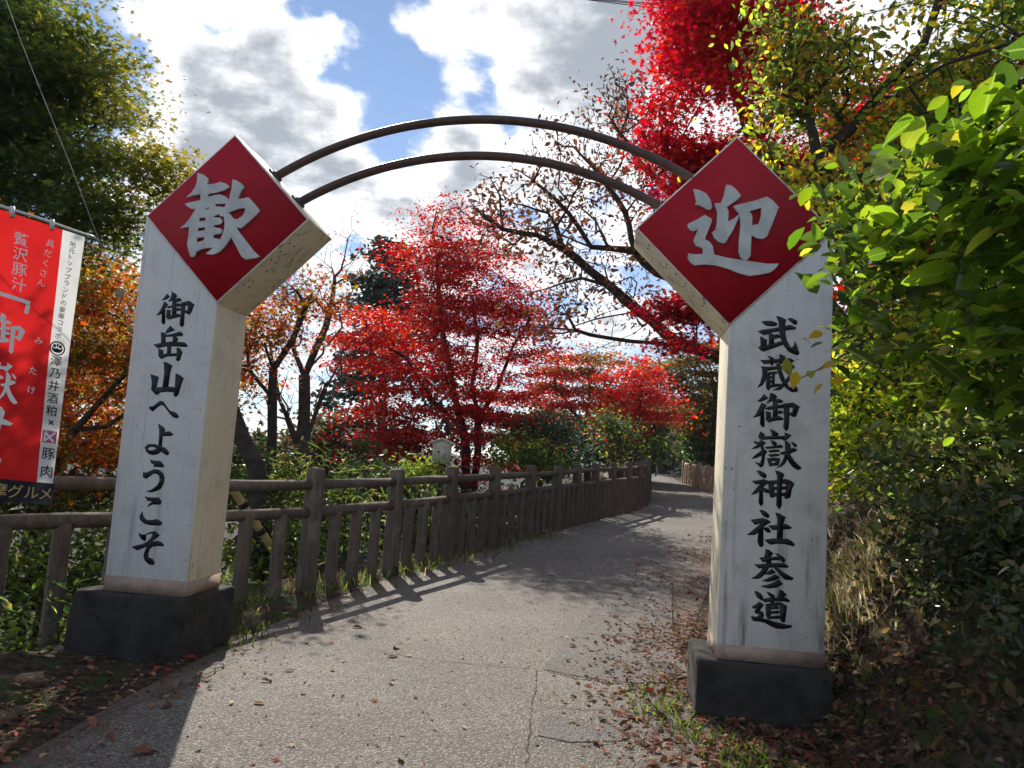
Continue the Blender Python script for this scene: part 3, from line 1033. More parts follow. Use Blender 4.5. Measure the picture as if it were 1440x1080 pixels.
def remap(me, f):
    for v in me.vertices:
        v.co = Vector(f(v.co.x, v.co.y, v.co.z))
    me.update()
    return me


gate_o = at(520, 900, 4.9)
gate = thing('welcome_gate', 'white two-pillar welcome gate with red diamond signs and brown arching pipes over the path', 'gate', (-.1, 4.95, 0))
for G, side in ((PAINT_L, 'L'), (PAINT_R, 'R')):
    fr = frame(G)
    W, D, zb, a, b = G['W'], G['D'], G['zb'], G['a'], G['b']
    white = M_WHITE_L if side == 'L' else M_WHITE_R
    if side == 'L':
        outline = [(0, 0), (W, 0), (W, zb), (W - a, zb + b)]
        cx = W
    else:
        outline = [(0, 0), (W, 0), (a, zb + b), (0, zb)]
        cx = 0
    base_o = fr(W / 2, 0, D / 2)
    pillar = build('pillar', MB().prism(outline, lambda p, q: fr(p[0], p[1], q * D)), white, gate, base_o)
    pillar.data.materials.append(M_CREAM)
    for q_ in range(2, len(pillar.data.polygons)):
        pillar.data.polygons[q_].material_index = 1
    pillar['label'] = ('left pillar painted 御岳山へようこそ in black brush letters' if side == 'L'
                       else 'right pillar painted 武蔵御嶽神社参道 in black brush letters, half behind leaves')
    bv = pillar.modifiers.new('bevel', 'BEVEL'); bv.width = .006; bv.segments = 2
    # band of bare primer round the foot
    e = .002
    hgt = .105 if side == 'L' else .09
    mb = MB().prism([(-e, .004), (W + e, .004), (W + e, hgt), (-e, hgt)], lambda p, q: fr(p[0], p[1], -e + q * (D + 2 * e)))
    build('base_band', mb, M_BAND, pillar)
    for i in range(8):
        mb = MB()
        for j, pl_ in enumerate(polys(f'{side}{i + 1}')):
            dd = .0016 + .00012 * j
            mb.prism(fatten(pl_, .0022), lambda p, q, dd=dd: fr(p[0], p[1], -dd if q == 0 else -.0003))
        build('painted_character', mb, M_INK, pillar)
    # diamond box
    g = .0015
    dia = [(cx, zb + g), (cx + a - g, zb + b), (cx, zb + 2 * b), (cx - a + g, zb + b)]
    box = build('diamond_box', MB().prism(dia, lambda p, q: fr(p[0], p[1], -.004 + q * (D + .006))), white, gate, fr(cx, zb + b, D / 2))
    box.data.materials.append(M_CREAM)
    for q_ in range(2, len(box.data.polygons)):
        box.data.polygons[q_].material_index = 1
    box['label'] = 'left diamond sign box with the character 歓' if side == 'L' else 'right diamond sign box with the character 迎, its right corner behind leaves'
    bv = box.modifiers.new('bevel', 'BEVEL'); bv.width = .004; bv.segments = 2
    t = .975
    pan = [(cx, zb + b - b * t), (cx + a * t, zb + b), (cx, zb + b + b * t), (cx - a * t, zb + b)]
    panel = build('red_panel', MB().prism(pan, lambda p, q: fr(p[0], p[1], -.0075 if q == 0 else -.003)), M_RED, box)
    rel = polys('kan' if side == 'L' else 'gei')
    me = fill_curve('relief', rel, .016)
    remap(me, lambda u, v, w: fr(u, v, -.026 + w))
    put('relief_character', me, M_RELIEF, box)
    # rivets / nail heads on the inner lower face of the box
    mb = MB()
    sgn = 1 if side == 'L' else -1
    for f_ in np.linspace(.25, .85, 7):
        for dd in (.12, .3):
            if rng.random() < .6:
                u0, v0 = cx + sgn * a * f_, zb + b * f_
                n_ = np.array([sgn * b, -a]) / math.hypot(a, b)
                P0_, P1_ = fr(u0, v0, D * dd), fr(u0 + n_[0] * .004, v0 + n_[1] * .004, D * dd)
                mb.tube([P0_, P1_], .007, 6)
    build('nail_heads', mb, M_STEEL, box)['kind'] = 'stuff'
    # plinth
    m = .135 if side == 'L' else .12
    mR = .07
    ml = .19 if side == 'L' else .10
    if side == 'L':
        out = [(-ml - .0, -.06), (W + .02, -.06), (W + .06, D + .14), (-ml, D + .14)]
    else:
        out = [(-.115, -.055), (W + .05, -.055), (W + .05, D + .12), (-.105, D + .12)]
    zlow = -G['z0'] - .12
    mb = MB()
    n = 4
    V = [fr(x - (.012 if x < 0 else -.012), 0, y - .01) + np.array([0, 0, zlow]) for x, y in out] + [fr(x, 0, y) + np.array([0, 0, -.0005]) for x, y in out]
    mb.faces(V, [(3, 2, 1, 0), (4, 5, 6, 7)] + [(i, (i + 1) % 4, 4 + (i + 1) % 4, 4 + i) for i in range(4)])
    bm = bmesh.new()
    tmp_ = mesh_from('plinth', mb.verts(), mb.c, mb.i)
    bm.from_mesh(tmp_)
    bmesh.ops.bevel(bm, geom=bm.edges[:], offset=.022, segments=2, affect='EDGES', profile=.6)
    bmesh.ops.subdivide_edges(bm, edges=[e for e in bm.edges if e.calc_length() > .15], cuts=14, use_grid_fill=True)
    bmesh.ops.triangulate(bm, faces=[f for f in bm.faces if len(f.verts) > 4])
    co = np.array([v.co[:] for v in bm.verts])
    bm.normal_update()
    nn_ = np.array([v.normal[:] for v in bm.verts])
    am = (vnoise(co, 9, 61) - .5) * .016 + (vnoise(co, 28, 62) - .5) * .008 - np.clip(vnoise(co, 13, 63) - .72, 0, 1) * .10
    co = co + nn_ * am[:, None]
    top_ = co[:, 2] > G['z0'] - .03
    co[top_, 2] = np.minimum(co[top_, 2], G['z0'] - .001)
    for v, c in zip(bm.verts, co):
        v.co = c
    bm.to_mesh(tmp_)
    bm.free()
    po = put('plinth', tmp_, M_PLINTH, gate)

# arching pipes: in the plane through both boxes at mid depth
FL, FR = frame(PAINT_L), frame(PAINT_R)
for t_, apex_px in ((.35, (690, 168)), (.67, (690, 219))):
    def face_pt(G, fr, sgn, t):
        cx = G['W'] if sgn > 0 else 0
        u, v = cx + sgn * G['a'] * t, G['zb'] + 2 * G['b'] - G['b'] * t
        return fr(u - sgn * .02, v - .02, G['D'] * .52)
    A_, B_ = face_pt(PAINT_L, FL, 1, t_), face_pt(PAINT_R, FR, -1, t_)
    C_ = np.array([0, 0, CAM_H])
    nrm = np.cross(B_ - A_, [0, 0, 1.0]); nrm /= np.linalg.norm(nrm)
    d = ray(*apex_px)
    top = C_ + d * (((A_ - C_) @ nrm) / (d @ nrm))
    ch = B_ - A_
    L_ = np.linalg.norm(ch)
    ex_ = ch / L_
    mid = (A_ + B_) / 2
    sag = (top - mid)[2]
    R_ = (L_ * L_ / 4 + sag * sag) / (2 * sag)
    th = math.asin(min(1, L_ / 2 / R_))
    pts = []
    for q in np.linspace(-th, th, 49):
        pts.append(mid + ex_ * (R_ * math.sin(q)) + np.array([0, 0, 1]) * (R_ * math.cos(q) - (R_ - sag)))
    pipe = build('arch_pipe', MB().tube(pts, .031, 12), M_PIPE, gate, pts[0], smooth=True)
    pipe['label'] = 'upper brown arch pipe' if t_ < .5 else 'lower brown arch pipe'
    for P_, s_ in ((A_, 1), (B_, -1)):
        dirp = (pts[2] - pts[0]) if s_ > 0 else (pts[-3] - pts[-1])
        dirp = dirp / np.linalg.norm(dirp)
        build('pipe_flange', MB().tube([P_ - dirp * .0 + dirp * .022, P_ + dirp * .034], .075, 14), M_STEEL, pipe)
        build('pipe_collar', MB().tube([P_ - dirp * .0 + dirp * .01, P_ + dirp * .055], .045, 12), M_STEEL, pipe)

# ------------------------------------------------------------------ fences of wood-grained concrete
def mat_log(name, c0, c1, c2):
    m = bpy.data.materials.new(name)
    k = N(nodes_of(m))
    pos = k.add('ShaderNodeTexCoord').outputs['Object']
    info = k.add('ShaderNodeObjectInfo')
    p2 = k.vmath('ADD', pos, k.vmath('SCALE', info.outputs['Location']).outputs[0]).outputs[0]
    g1 = k.noise(k.vmath('MULTIPLY', p2, (30, 30, 3)).outputs[0], 1.0, 6, .65)
    g2 = k.noise(p2, 4.0, 6, .7)
    c = k.mix(k.smooth(g1, .35, .7), c0, c1)
    c = k.mix(k.math('MULTIPLY', k.smooth(g2, .5, .72), .7), c, c2)
    c = k.mix(k.math('MULTIPLY', info.outputs['Random'], .35), c, tuple(q * .6 for q in c0))
    b = k.add('ShaderNodeBsdfPrincipled')
    k.put(b.inputs['Base Color'], c)
    b.inputs['Roughness'].default_value = .9
    b.inputs['Specular IOR Level'].default_value = .2
    bn = k.add('ShaderNodeBump')
    bn.inputs['Strength'].default_value = .9
    bn.inputs['Distance'].default_value = .012
    k.put(bn.inputs['Height'], g1)
    k.put(b.inputs['Normal'], bn)
    k.add('ShaderNodeOutputMaterial', i_0=b.outputs[0])
    return m


M_LOG = mat_log('brown_concrete_log', (.175, .140, .115), (.095, .075, .062), (.28, .25, .215))
M_LOG_SUNLIT = mat_log('sunlit_concrete_log', (.52, .39, .25), (.38, .27, .17), (.56, .46, .33))  # colour lightened to stand in for sunlight on the far fence


def post_mesh(name, half, height, seed, taper=.94, below=.25):
    r = np.random.default_rng(seed)
    mb = MB()
    prof = [(1, .55), (.55, 1), (-.55, 1), (-1, .55), (-1, -.55), (-.55, -1), (.55, -1), (1, -.55)]
    zs = [-below, 0, height * .35, height * .7, height - .02, height]
    V = []
    for i, z in enumerate(zs):
        s = half * (1.05 if i < 2 else 1 + (taper - 1) * z / height) * (.88 if i == len(zs) - 1 else 1)
        for x, y in prof:
            j = 1 + r.normal() * .035
            V.append((x * s * j, y * s * j, z + (r.normal() * .004 if i == len(zs) - 1 else 0)))
    F = [(i * 8 + q, i * 8 + (q + 1) % 8, (i + 1) * 8 + (q + 1) % 8, (i + 1) * 8 + q) for i in range(len(zs) - 1) for q in range(8)]
    F += [tuple(range(40, 48)), tuple(range(7, -1, -1))]
    mb.faces(V, F)
    return mesh_from(name, mb.verts(), mb.c, mb.i)


def place(name, me, loc, rz, parent, scale=(1, 1, 1)):
    o = bpy.data.objects.new(name, me)
    COL.objects.link(o)
    WORLD[o] = np.array(loc, float)
    o.parent = parent
    o.location = WORLD[o] - WORLD[parent]
    o.rotation_euler = (0, 0, rz)
    o.scale = scale
    return o


def fence(label, P, H, z_top, z_low, npk, mat, post_half, pick_half, seed):
    """P = post positions (x, y, z) along the line"""
    P = np.asarray(P, float)
    root = thing('fence', label, 'fence', tuple(P[0]))
    posts = [post_mesh('post', post_half, H, seed + i) for i in range(4)]
    picks = [post_mesh('picket', pick_half, z_low, seed + 20 + i, .97) for i in range(4)] if npk else []
    for me in posts + picks:
        me.materials.append(mat)
    r = np.random.default_rng(seed)
    for i, p in enumerate(P):
        q = P[min(i + 1, len(P) - 1)] - P[max(i - 1, 0)]
        place('post', posts[i % 4], p, math.atan2(q[1], q[0]) + r.normal() * .02, root, (1, 1, 1 + r.normal() * .008))
    for i in range(len(P) - 1):
        a, b = P[i], P[i + 1]
        t = (b - a) / np.linalg.norm(b - a)
        for zz_, rad in ((z_top, .052), (z_low, .056)):
            if zz_ is None:
                continue
            e0, e1 = a + t * post_half * .6 + [0, 0, zz_], b - t * post_half * .6 + [0, 0, zz_]
            m_ = (e0 + e1) / 2 + r.normal(size=3) * .006
            w = rad * (1 + r.normal(size=3) * .04)
            build('rail', MB().tube([e0, m_, e1], w, 8), mat, root, e0)
        for j in range(npk):
            f = (j + 1) / (npk + 1)
            p = a + (b - a) * f
            gz = float(ground(np.array([p[0]]), np.array([p[1]]))[0])
            place('picket', picks[(i + j) % 4], (p[0], p[1], min(gz, p[2] + .05) if False else p[2]), math.atan2(t[1], t[0]) + r.normal() * .05, root,
                  (1 + r.normal() * .05, 1 + r.normal() * .05, 1))
    return root


left_xy = [(-4.9, 2.05), (-4.2, 3.75), (-3.5, 5.2), (-2.66, 6.45), (-1.97, 7.79), (-1.35, 9.31), (-.77, 10.65), (-.18, 11.9), (.44, 13.32), (.99, 14.44), (1.47, 15.57),
           (1.98, 16.72), (2.52, 17.8), (3.05, 18.85), (3.5, 19.9), (3.92, 21.1), (4.25, 22.4), (4.5, 23.8), (4.66, 25.2), (4.75, 26.6), (4.79, 28.1),
           (4.80, 29.8), (4.82, 31.5), (4.86, 33.3), (4.95, 35.2), (5.1, 37.2)]
left_xy[2] = (-3.75, 5.0)
left_xy[3] = (-2.82, 6.35)
LP = [(x, y, float(zroad(np.array(y)))) for x, y in left_xy]
fence('dark brown log-style railing fence curving along the left edge of the path', LP, 1.24, 1.08, .80, 3, M_LOG, .088, .058, 100)
RPX = [(8.0, 28.6), (8.02, 29.9), (8.03, 31.2), (8.04, 32.6), (8.06, 34), (7.97, 27.3), (7.9, 26.0), (7.8, 24.7)]
RPX = sorted(RPX, key=lambda p: p[1])
RP = [(x + .0, y, float(zroad(np.array(y))) + .02) for x, y in RPX]
fence('pale sunlit post-and-picket fence on the right edge of the far path', RP, 1.0, .86, .84, 3, M_LOG_SUNLIT, .10, .085, 140)

# ------------------------------------------------------------------ banner on its pole
TH = math.radians(48)
BP = at(120, 331, 4.75)
bex = np.array([math.cos(TH), math.sin(TH), 0])
bey = np.array([-bex[1], bex[0], 0])
BW, BH = .60, 1.745


def bn(u, v, d=0.0):
    """banner surface: u from the right edge (negative to the left), v down from the top; soft vertical folds"""
    fold = .0045 * math.sin(21 * u + 3 * v) * min(1, .25 - .5 * v) + .002 * math.sin(31 * u - 7 * v) + .016 * math.sin(9.5 * u + 1.2) * min(1, -v * 1.5 + .05) + .010 * math.sin(5 * u - 2.2 * v)
    return BP + bex * u + bey * (fold + d) + np.array([0, 0, v + .02 * (-u) * 0 + .08 * (-u)])


def mat_cloth(name, col):
    m = bpy.data.materials.new(name)
    k = N(nodes_of(m))
    b = k.add('ShaderNodeBsdfPrincipled')
    pos = k.add('ShaderNodeTexCoord').outputs['Object']
    c = k.mix(k.smooth(k.noise(pos, 4, 4), .4, .7), col, tuple(q * .88 for q in col))
    k.put(b.inputs['Base Color'], c)
    b.inputs['Roughness'].default_value = .8
    b.inputs['Specular IOR Level'].default_value = .2
    t = k.add('ShaderNodeBsdfTranslucent')
    k.put(t.inputs['Color'], c)
    mx = k.add('ShaderNodeMixShader', i_0=.5, i_1=b.outputs[0], i_2=t.outputs[0])
    k.add('ShaderNodeOutputMaterial', i_0=mx.outputs[0])
    return m


M_CRED = mat_cloth('red_banner_cloth', (.70, .022, .022))
M_CWHITE = mat_cloth('white_banner_cloth', (.78, .78, .76))
M_CBLACK = mat_cloth('black_banner_cloth', (.03, .03, .04))
M_PWHITE = mat_basic('white_print', (.90, .89, .88), .8)
M_PNAVY = mat_basic('navy_print', (.02, .03, .12), .8)
M_PBLACK = mat_basic('black_print', (.012, .012, .014), .8)
M_PGOLD = mat_basic('gold_print', (.55, .42, .16), .8)
M_PPINK = mat_basic('pink_print', (.62, .12, .30), .8)
M_POLE = mat_basic('white_plastic_pole', (.62, .63, .62), .4)
M_CORD = mat_basic('grey_cord', (.20, .22, .22), .8)

banner = thing('banner', 'tall red and white printed banner hanging from a slanted pole at the left edge', 'banner', tuple(BP + bex * -.63 + np.array([0, 0, -BP[2]])))


def cloth(name, u0f, u1f, v0, v1, mat):
    nu, nv = 14, 40
    U = np.linspace(0, 1, nu); Vv = np.linspace(v0, v1, nv)
    V = []
    for v in Vv:
        for q in U:
            V.append(bn(u0f(v) + (u1f(v) - u0f(v)) * q, v))
    F = [(j * nu + i, j * nu + i + 1, (j + 1) * nu + i + 1, (j + 1) * nu + i) for j in range(nv - 1) for i in range(nu - 1)]
    return build(name, MB().faces(V, F), mat, banner, smooth=True)


edge = lambda v: -.135 + (.043 * (-v) / 1.61)
red = cloth('red_cloth', lambda v: -BW, edge, -.012, -1.612, M_CRED)
wht = cloth('white_stripe', edge, lambda v: 0.0, -.012, -1.612, M_CWHITE)
blk = cloth('black_strip', lambda v: -BW, lambda v: .012, -1.612, -BH, M_CBLACK)
# cross bar, ties and upright pole (the upright stands outside the frame)
build('cross_bar', MB().tube([bn(-.66, .01, .004), bn(-.3, .012, .004), bn(.0, .008, .004), bn(.05, .012, .006), bn(.09, .0, .008)], [.009, .009, .0085, .008, .004], 8), M_POLE, banner, smooth=True)
for u in (-.20, -.42):
    build('tie', MB().tube([bn(u, .03, .004), bn(u + .004, -.035, -.004)], .014, 6), M_POLE, banner)
_pb = BP + bex * -.63
build('pole', MB().tube([(_pb[0], _pb[1], -.3), (_pb[0], _pb[1], 1.4), (_pb[0], _pb[1], 3.0)], [.014, .013, .011], 10), M_POLE, banner, smooth=True)


def text(s, size, u, v, mat, parent, bold=.0, stretch=1.0, slant=0.0, d=-.0045):
    """printed character: centre at (u, v) on the banner"""
    cu = bpy.data.curves.new('print', 'FONT')
    cu.body = s
    cu.size = 1.0
    cu.align_x = 'LEFT'
    cu.offset = bold
    cu.resolution_u = 3
    o = bpy.data.objects.new('print', cu)
    COL.objects.link(o)
    dg = bpy.context.evaluated_depsgraph_get()
    me = bpy.data.meshes.new_from_object(o.evaluated_get(dg))
    bpy.data.objects.remove(o)
    bpy.data.curves.remove(cu)
    if not len(me.vertices):
        return
    C = np.array([x.co[:] for x in me.vertices])
    c = (C.min(0) + C.max(0)) / 2
    for x in me.vertices:
        xx, yy = (x.co.x - c[0]) * size * stretch, (x.co.y - c[1]) * size
        x.co = Vector(bn(u + xx + yy * slant, v + yy, d))
    put('printed_character', me, mat, parent)


def column(s, u0, v0, u1, v1, size, mat, parent, **kw):
    n = len(s)
    for i, c in enumerate(s):
        f = i / max(1, n - 1)
        text(c, size, u0 + (u1 - u0) * f, v0 + (v1 - v0) * f, mat, parent, **kw)


column('贅沢豚汁', -.355, -.155, -.335, -.435, .088, M_PWHITE, red, bold=.006, stretch=.95)
column('具だくさん', -.195, -.125, -.215, -.385, .052, M_PWHITE, red, bold=.004)


def brushed(rings, u, v, w, h, mat, parent):
    P = np.array(sum(rings, []))
    lo, hi = P.min(0), P.max(0)
    mb = MB()
    for j, ring in enumerate(rings):
        R = [((x - (lo[0] + hi[0]) / 2) / (hi[0] - lo[0]) * w, (y - (lo[1] + hi[1]) / 2) / (hi[1] - lo[1]) * h) for x, y in ring]
        mb.faces([bn(u + x, v + y, -.006 - .00012 * j) for x, y in R], [tuple(range(len(R)))])
    build('printed_character', mb, mat, parent)


brushed(polys('L1'), -.375, -.745, .21, .235, M_PWHITE, red)
brushed(polys('R4'), -.375, -1.03, .235, .255, M_PWHITE, red)
JU = [[(8, 88), (22, 84), (30, 70), (20, 68)], [(4, 62), (18, 58), (24, 46), (12, 46)], [(2, 8), (10, 2), (22, 22), (36, 44), (28, 42), (12, 22)],
      [(34, 62), (50, 60), (80, 68), (100, 60), (94, 54), (66, 54), (42, 50)], [(58, 100), (70, 96), (78, 86), (73, 50), (70, 10), (64, 0), (58, 12), (61, 50)]]
brushed(JU, -.375, -1.30, .22, .24, M_PWHITE, red)
for i, v in enumerate((-.745, -.935, -1.055)):
    text('みたけ'[i], .052, (-.185, -.195, -.19)[i], v, M_PWHITE, red, bold=.006)
# brackets 「 」
def bar(u0, v0, u1, v1, w, mat, parent):
    du, dv = u1 - u0, v1 - v0
    l = math.hypot(du, dv)
    px_, py_ = -dv / l * w, du / l * w
    V = []
    for q in np.linspace(0, 1, 6):
        V += [bn(u0 + du * q + px_, v0 + dv * q + py_, -.006), bn(u0 + du * q - px_, v0 + dv * q - py_, -.006)]
    build('bracket', MB().faces(V, [(2 * i, 2 * i + 1, 2 * i + 3, 2 * i + 2) for i in range(5)]), mat, parent)


bar(-.44, -.515, -.262, -.530, .012, M_PWHITE, red)
bar(-.272, -.543, -.278, -.60, .012, M_PWHITE, red)
bar(-.50, -1.50, -.30, -1.505, .012, M_PWHITE, red)
bar(-.49, -1.43, -.49, -1.487, .012, M_PWHITE, red)
column('地元トップブランドの豪華コラボ', -.068, -.085, -.076, -.685, .041, M_PNAVY, wht, bold=.006)
column('澤乃井酒粕', -.070, -.845, -.060, -1.16, .070, M_PBLACK, wht, bold=.008)
text('×', .07, -.052, -1.235, M_PBLACK, wht, bold=.02)
column('豚肉', -.046, -1.43, -.044, -1.54, .080, M_PBLACK, wht, bold=.008)
# round emblem and pink square emblem
mb = MB()
V = []
for q in range(24):
    a_ = q * 2 * math.pi / 24
    V += [bn(-.072 + .046 * math.cos(a_), -.765 + .046 * math.sin(a_), -.003), bn(-.072 + .038 * math.cos(a_), -.765 + .038 * math.sin(a_), -.003)]
mb.faces(V, [(2 * i, 2 * i + 1, (2 * i + 3) % 48, (2 * i + 2) % 48) for i in range(24)])
for cx_, cy_, rx_, ry_ in ((0, -.014, .026, .014), (-.017, .014, .009, .011), (.017, .014, .009, .011), (0, .020, .005, .012), (-.026, -.004, .006, .009), (.026, -.004, .006, .009)):
    mb.faces([bn(-.072 + cx_ + rx_ * math.cos(q * math.pi / 6), -.765 + cy_ + ry_ * math.sin(q * math.pi / 6), -.003) for q in range(12)], [tuple(range(12))])
build('round_emblem', mb, M_PBLACK, wht)
mb = MB().faces([bn(-.052 + x, -1.325 + y, -.003) for x, y in ((-.042, -.038), (.042, -.038), (.042, .038), (-.042, .038))], [(0, 1, 2, 3)])
pk = build('pink_emblem', mb, M_PPINK, wht)
mb = MB()
for x0, y0, x1, y1 in ((-.028, -.028, .03, .03), (-.03, .028, .026, -.03), (-.03, -.03, -.026, .03)):
    l = math.hypot(x1 - x0, y1 - y0)
    nx, ny = -(y1 - y0) / l * .006, (x1 - x0) / l * .006
    mb.faces([bn(-.052 + x, -1.325 + y, -.0085) for x, y in ((x0 + nx, y0 + ny), (x0 - nx, y0 - ny), (x1 - nx, y1 - ny), (x1 + nx, y1 + ny))], [(0, 1, 2, 3)])
build('emblem_mark', mb, M_PWHITE, wht)
for s, u in (('多', -.40), ('摩', -.29), ('グ', -.205), ('ル', -.115), ('メ', -.035)):
    text(s, .088, u, -1.678, M_PGOLD, blk, bold=.004)

# thin guy cord with its spare length coiled
mb = MB()
mb.tube([at(-10, -50, 6.6), at(30, 60, 6.2), at(100, 235, 5.8), at(165, 405, 5.6)], .0028, 5)
c0 = at(168, 412, 5.6)
for q in range(5):
    e_ = [c0 + np.array([.028 * math.cos(a_) * (1 - .12 * q) + .006 * q, .012 * math.sin(a_ * 1 + q), .040 * math.sin(a_) * (1 - .05 * q)]) for a_ in np.linspace(0, 2 * math.pi, 13)]
    mb.tube(e_, .004, 5, cap=False)
mb.tube([c0 + [0, 0, -.03], at(186, 452, 5.6), at(205, 520, 5.66)], .0042, 5)
tag(build('cord', mb, M_CORD), 'thin pale cord with a small coil hanging between the banner and the left pillar', 'cord')

# ------------------------------------------------------------------ notice sign behind the fence
M_OLDWOOD = mat_log('lit_sign_wood', (.82, .78, .66), (.70, .67, .56), (.86, .83, .72))  # old wood, colour lightened to make up for the board's shaded front
M_ROOFW = mat_basic('pale_sign_roof', (.62, .58, .48), .8, bump=.3)
M_DARKW = mat_basic('dark_wood', (.05, .038, .03), .9, bump=.4)
SX, SY = at(621, 640, 11.9)[0], 11.9
sb = at(622, 652, 11.9)[2]
sign = thing('notice_sign', 'small pale wooden notice board with a gabled roof standing behind the fence', 'sign', (SX, SY, .0))
sw0, sw1, st_ = .137, .156, .38
mb = MB().prism([(-sw0, 0), (sw0, 0), (sw1, st_ - .06), (0, st_), (-sw1, st_ - .06)], lambda p, q: np.array([SX + p[0], SY + q * .03, sb + p[1]]))
brd = build('board', mb, M_OLDWOOD, sign)
for s_ in (-1, 1):
    mb = MB().prism([(0, st_ + .004), (s_ * .21, st_ - .075), (s_ * .21, st_ - .05), (0, st_ + .03)], lambda p, q: np.array([SX + p[0], SY - .05 + q * .14, sb + p[1]]))
    build('roof_board', mb, M_ROOFW, sign)
build('post', MB().box((SX - .03, SY + .032, -.9), (SX + .03, SY + .085, sb + st_ - .02)), M_DARKW, sign)
mb = MB()
for cx_ in (-.10, -.065, -.03, .005, .04, .075, .11):
    y_ = st_ - .10
    while y_ > .06:
        h_ = .012 + rng.random() * .02
        mb.box((SX + cx_ - .006, SY - .0025, sb + y_ - h_), (SX + cx_ + .006 * rng.random(), SY - .0005, sb + y_))
        y_ -= h_ + .006 + rng.random() * .012
wr = build('faded_writing', mb, mat_basic('faded_ink', (.20, .19, .16), .9), sign)

# ------------------------------------------------------------------ bamboo prop behind the fence
M_BAMBOO = mat_basic('dry_bamboo', (.42, .30, .12), .45, dark=(.30, .21, .09), nscale=6)
M_TWINE = mat_basic('black_twine', (.012, .011, .01), .9)
A_, B_ = at(322, 680, 8.6), at(402, 800, 9.0)
A_ = A_ + (A_ - B_) * .9
bam = thing('bamboo_pole', 'leaning yellow bamboo prop with black bindings behind the fence', 'pole', tuple(B_))
dv = A_ - B_
build('stalk', MB().tube([B_ + dv * t for t in np.linspace(0, 1, 9)], [.045 + .004 * (i % 2) for i in range(9)], 10), M_BAMBOO, bam, smooth=True)
for t in (.06, .22, .38, .54):
    build('binding', MB().tube([B_ + dv * t, B_ + dv * (t + .028)], .052, 10), M_TWINE, bam)

# ------------------------------------------------------------------ overhead cables
M_CABLE = mat_basic('black_cable', (.03, .03, .03), .6)
for i, (y0, y1) in enumerate(((-4, 6), (-1, 11), (1, 14), (3, 19))):
    a_, b_ = at(790 + 10 * i, y0 - 4, 34), at(980, y1 + 1, 30)
    a_, b_ = a_ + (a_ - b_) * 1.2, b_ + (b_ - a_) * .35
    pts = [a_ + (b_ - a_) * t + np.array([0, 0, -1.0 * 4 * t * (1 - t) * .25 + .25]) for t in np.linspace(0, 1, 16)]
    tag(build('cable', MB().tube(pts, .022, 5), M_CABLE), ('topmost of the thin dark overhead cables beside the red maple', 'second from the top of the thin overhead cables', 'third from the top of the thin overhead cables', 'lowest of the thin dark overhead cables beside the red maple')[i], 'cable', 'overhead cables')

# ------------------------------------------------------------------ trees
RED = ((.46, .030, .026), (.34, .018, .024), (.54, .075, .03), (.20, .014, .02))
DEEP = ((.24, .014, .026), (.15, .012, .022), (.34, .02, .026))
ORANGE = ((.50, .13, .02), (.42, .07, .015), (.45, .24, .03), (.22, .05, .015), (.16, .12, .03))


def G0(x, y):
    return float(ground(np.array([x]), np.array([y]))[0])


def foot(px, py, Y):
    p = at(px, py, Y)
    return np.array([p[0], Y, G0(p[0], Y) - .1])


def pxs(pts, Y, dy=0.0):
    return [at(x, y, Y + dy * i) for i, (x, y) in enumerate(pts)]


# big green maple, upper left
f0 = foot(-60, 700, 9.8)


def green_turn(P, T, r):
    """leaves turn yellow and russet first at the outer right-hand and upper tips of the crown"""
    q = .12 + vnoise(T, .5, 3) * .5 + r.random(len(P)) * .35 + np.clip((P[:, 0] + 5.2) * .22, -.3, .4) + np.clip((P[:, 2] - 5.4) * .10, -.2, .25)
    pal = np.array([(.04, .068, .02), (.065, .095, .022), (.12, .14, .025), (.24, .20, .035), (.30, .19, .035), (.28, .11, .04)])
    j = np.clip((q * 5.2).astype(int), 0, 5)
    return pal[j] * np.exp(r.normal(size=(len(P), 1)) * .2)


tree('maple_tree', 'big dark green maple with leaf tips turning yellow, filling the upper left corner', 'tree',
     [[f0, f0 + [.1, -.1, 1.5], f0 + [.25, -.3, 3.0]], [f0 + [.25, -.3, 3.0], *pxs([(-20, 360), (60, 250), (140, 170)], 9.2)], [f0 + [.1, -.1, 1.8], *pxs([(0, 330), (110, 300), (200, 260)], 9.6)],
      [f0 + [.25, -.3, 3.0], *pxs([(-90, 200), (-60, 60)], 9.2)]],
     [ell(70, 150, 120, 130, 9.2, 1.7), ell(180, 250, 82, 90, 9.0, 1.1), ell(30, 260, 120, 110, 9.2, 1.5), ell(-120, 120, 170, 210, 9.6, 1.8), ell(40, 60, 75, 60, 9.0, 1.0),
      ell(-20, -120, 150, 130, 9.4, 1.6), ell(150, 320, 70, 45, 9.3, .8), ell(280, 345, 70, 60, 9.8, .8)], 31, nclus=760, per=100, leaf=.092, layer=.55, tpl=T_MAPLE, sig=(.28, .10), r_base=.16, colfn=green_turn,  # last lobe added unseen behind the left diamond to shade the left foreground
     gap=.34, hollow=.2, spread=.55)

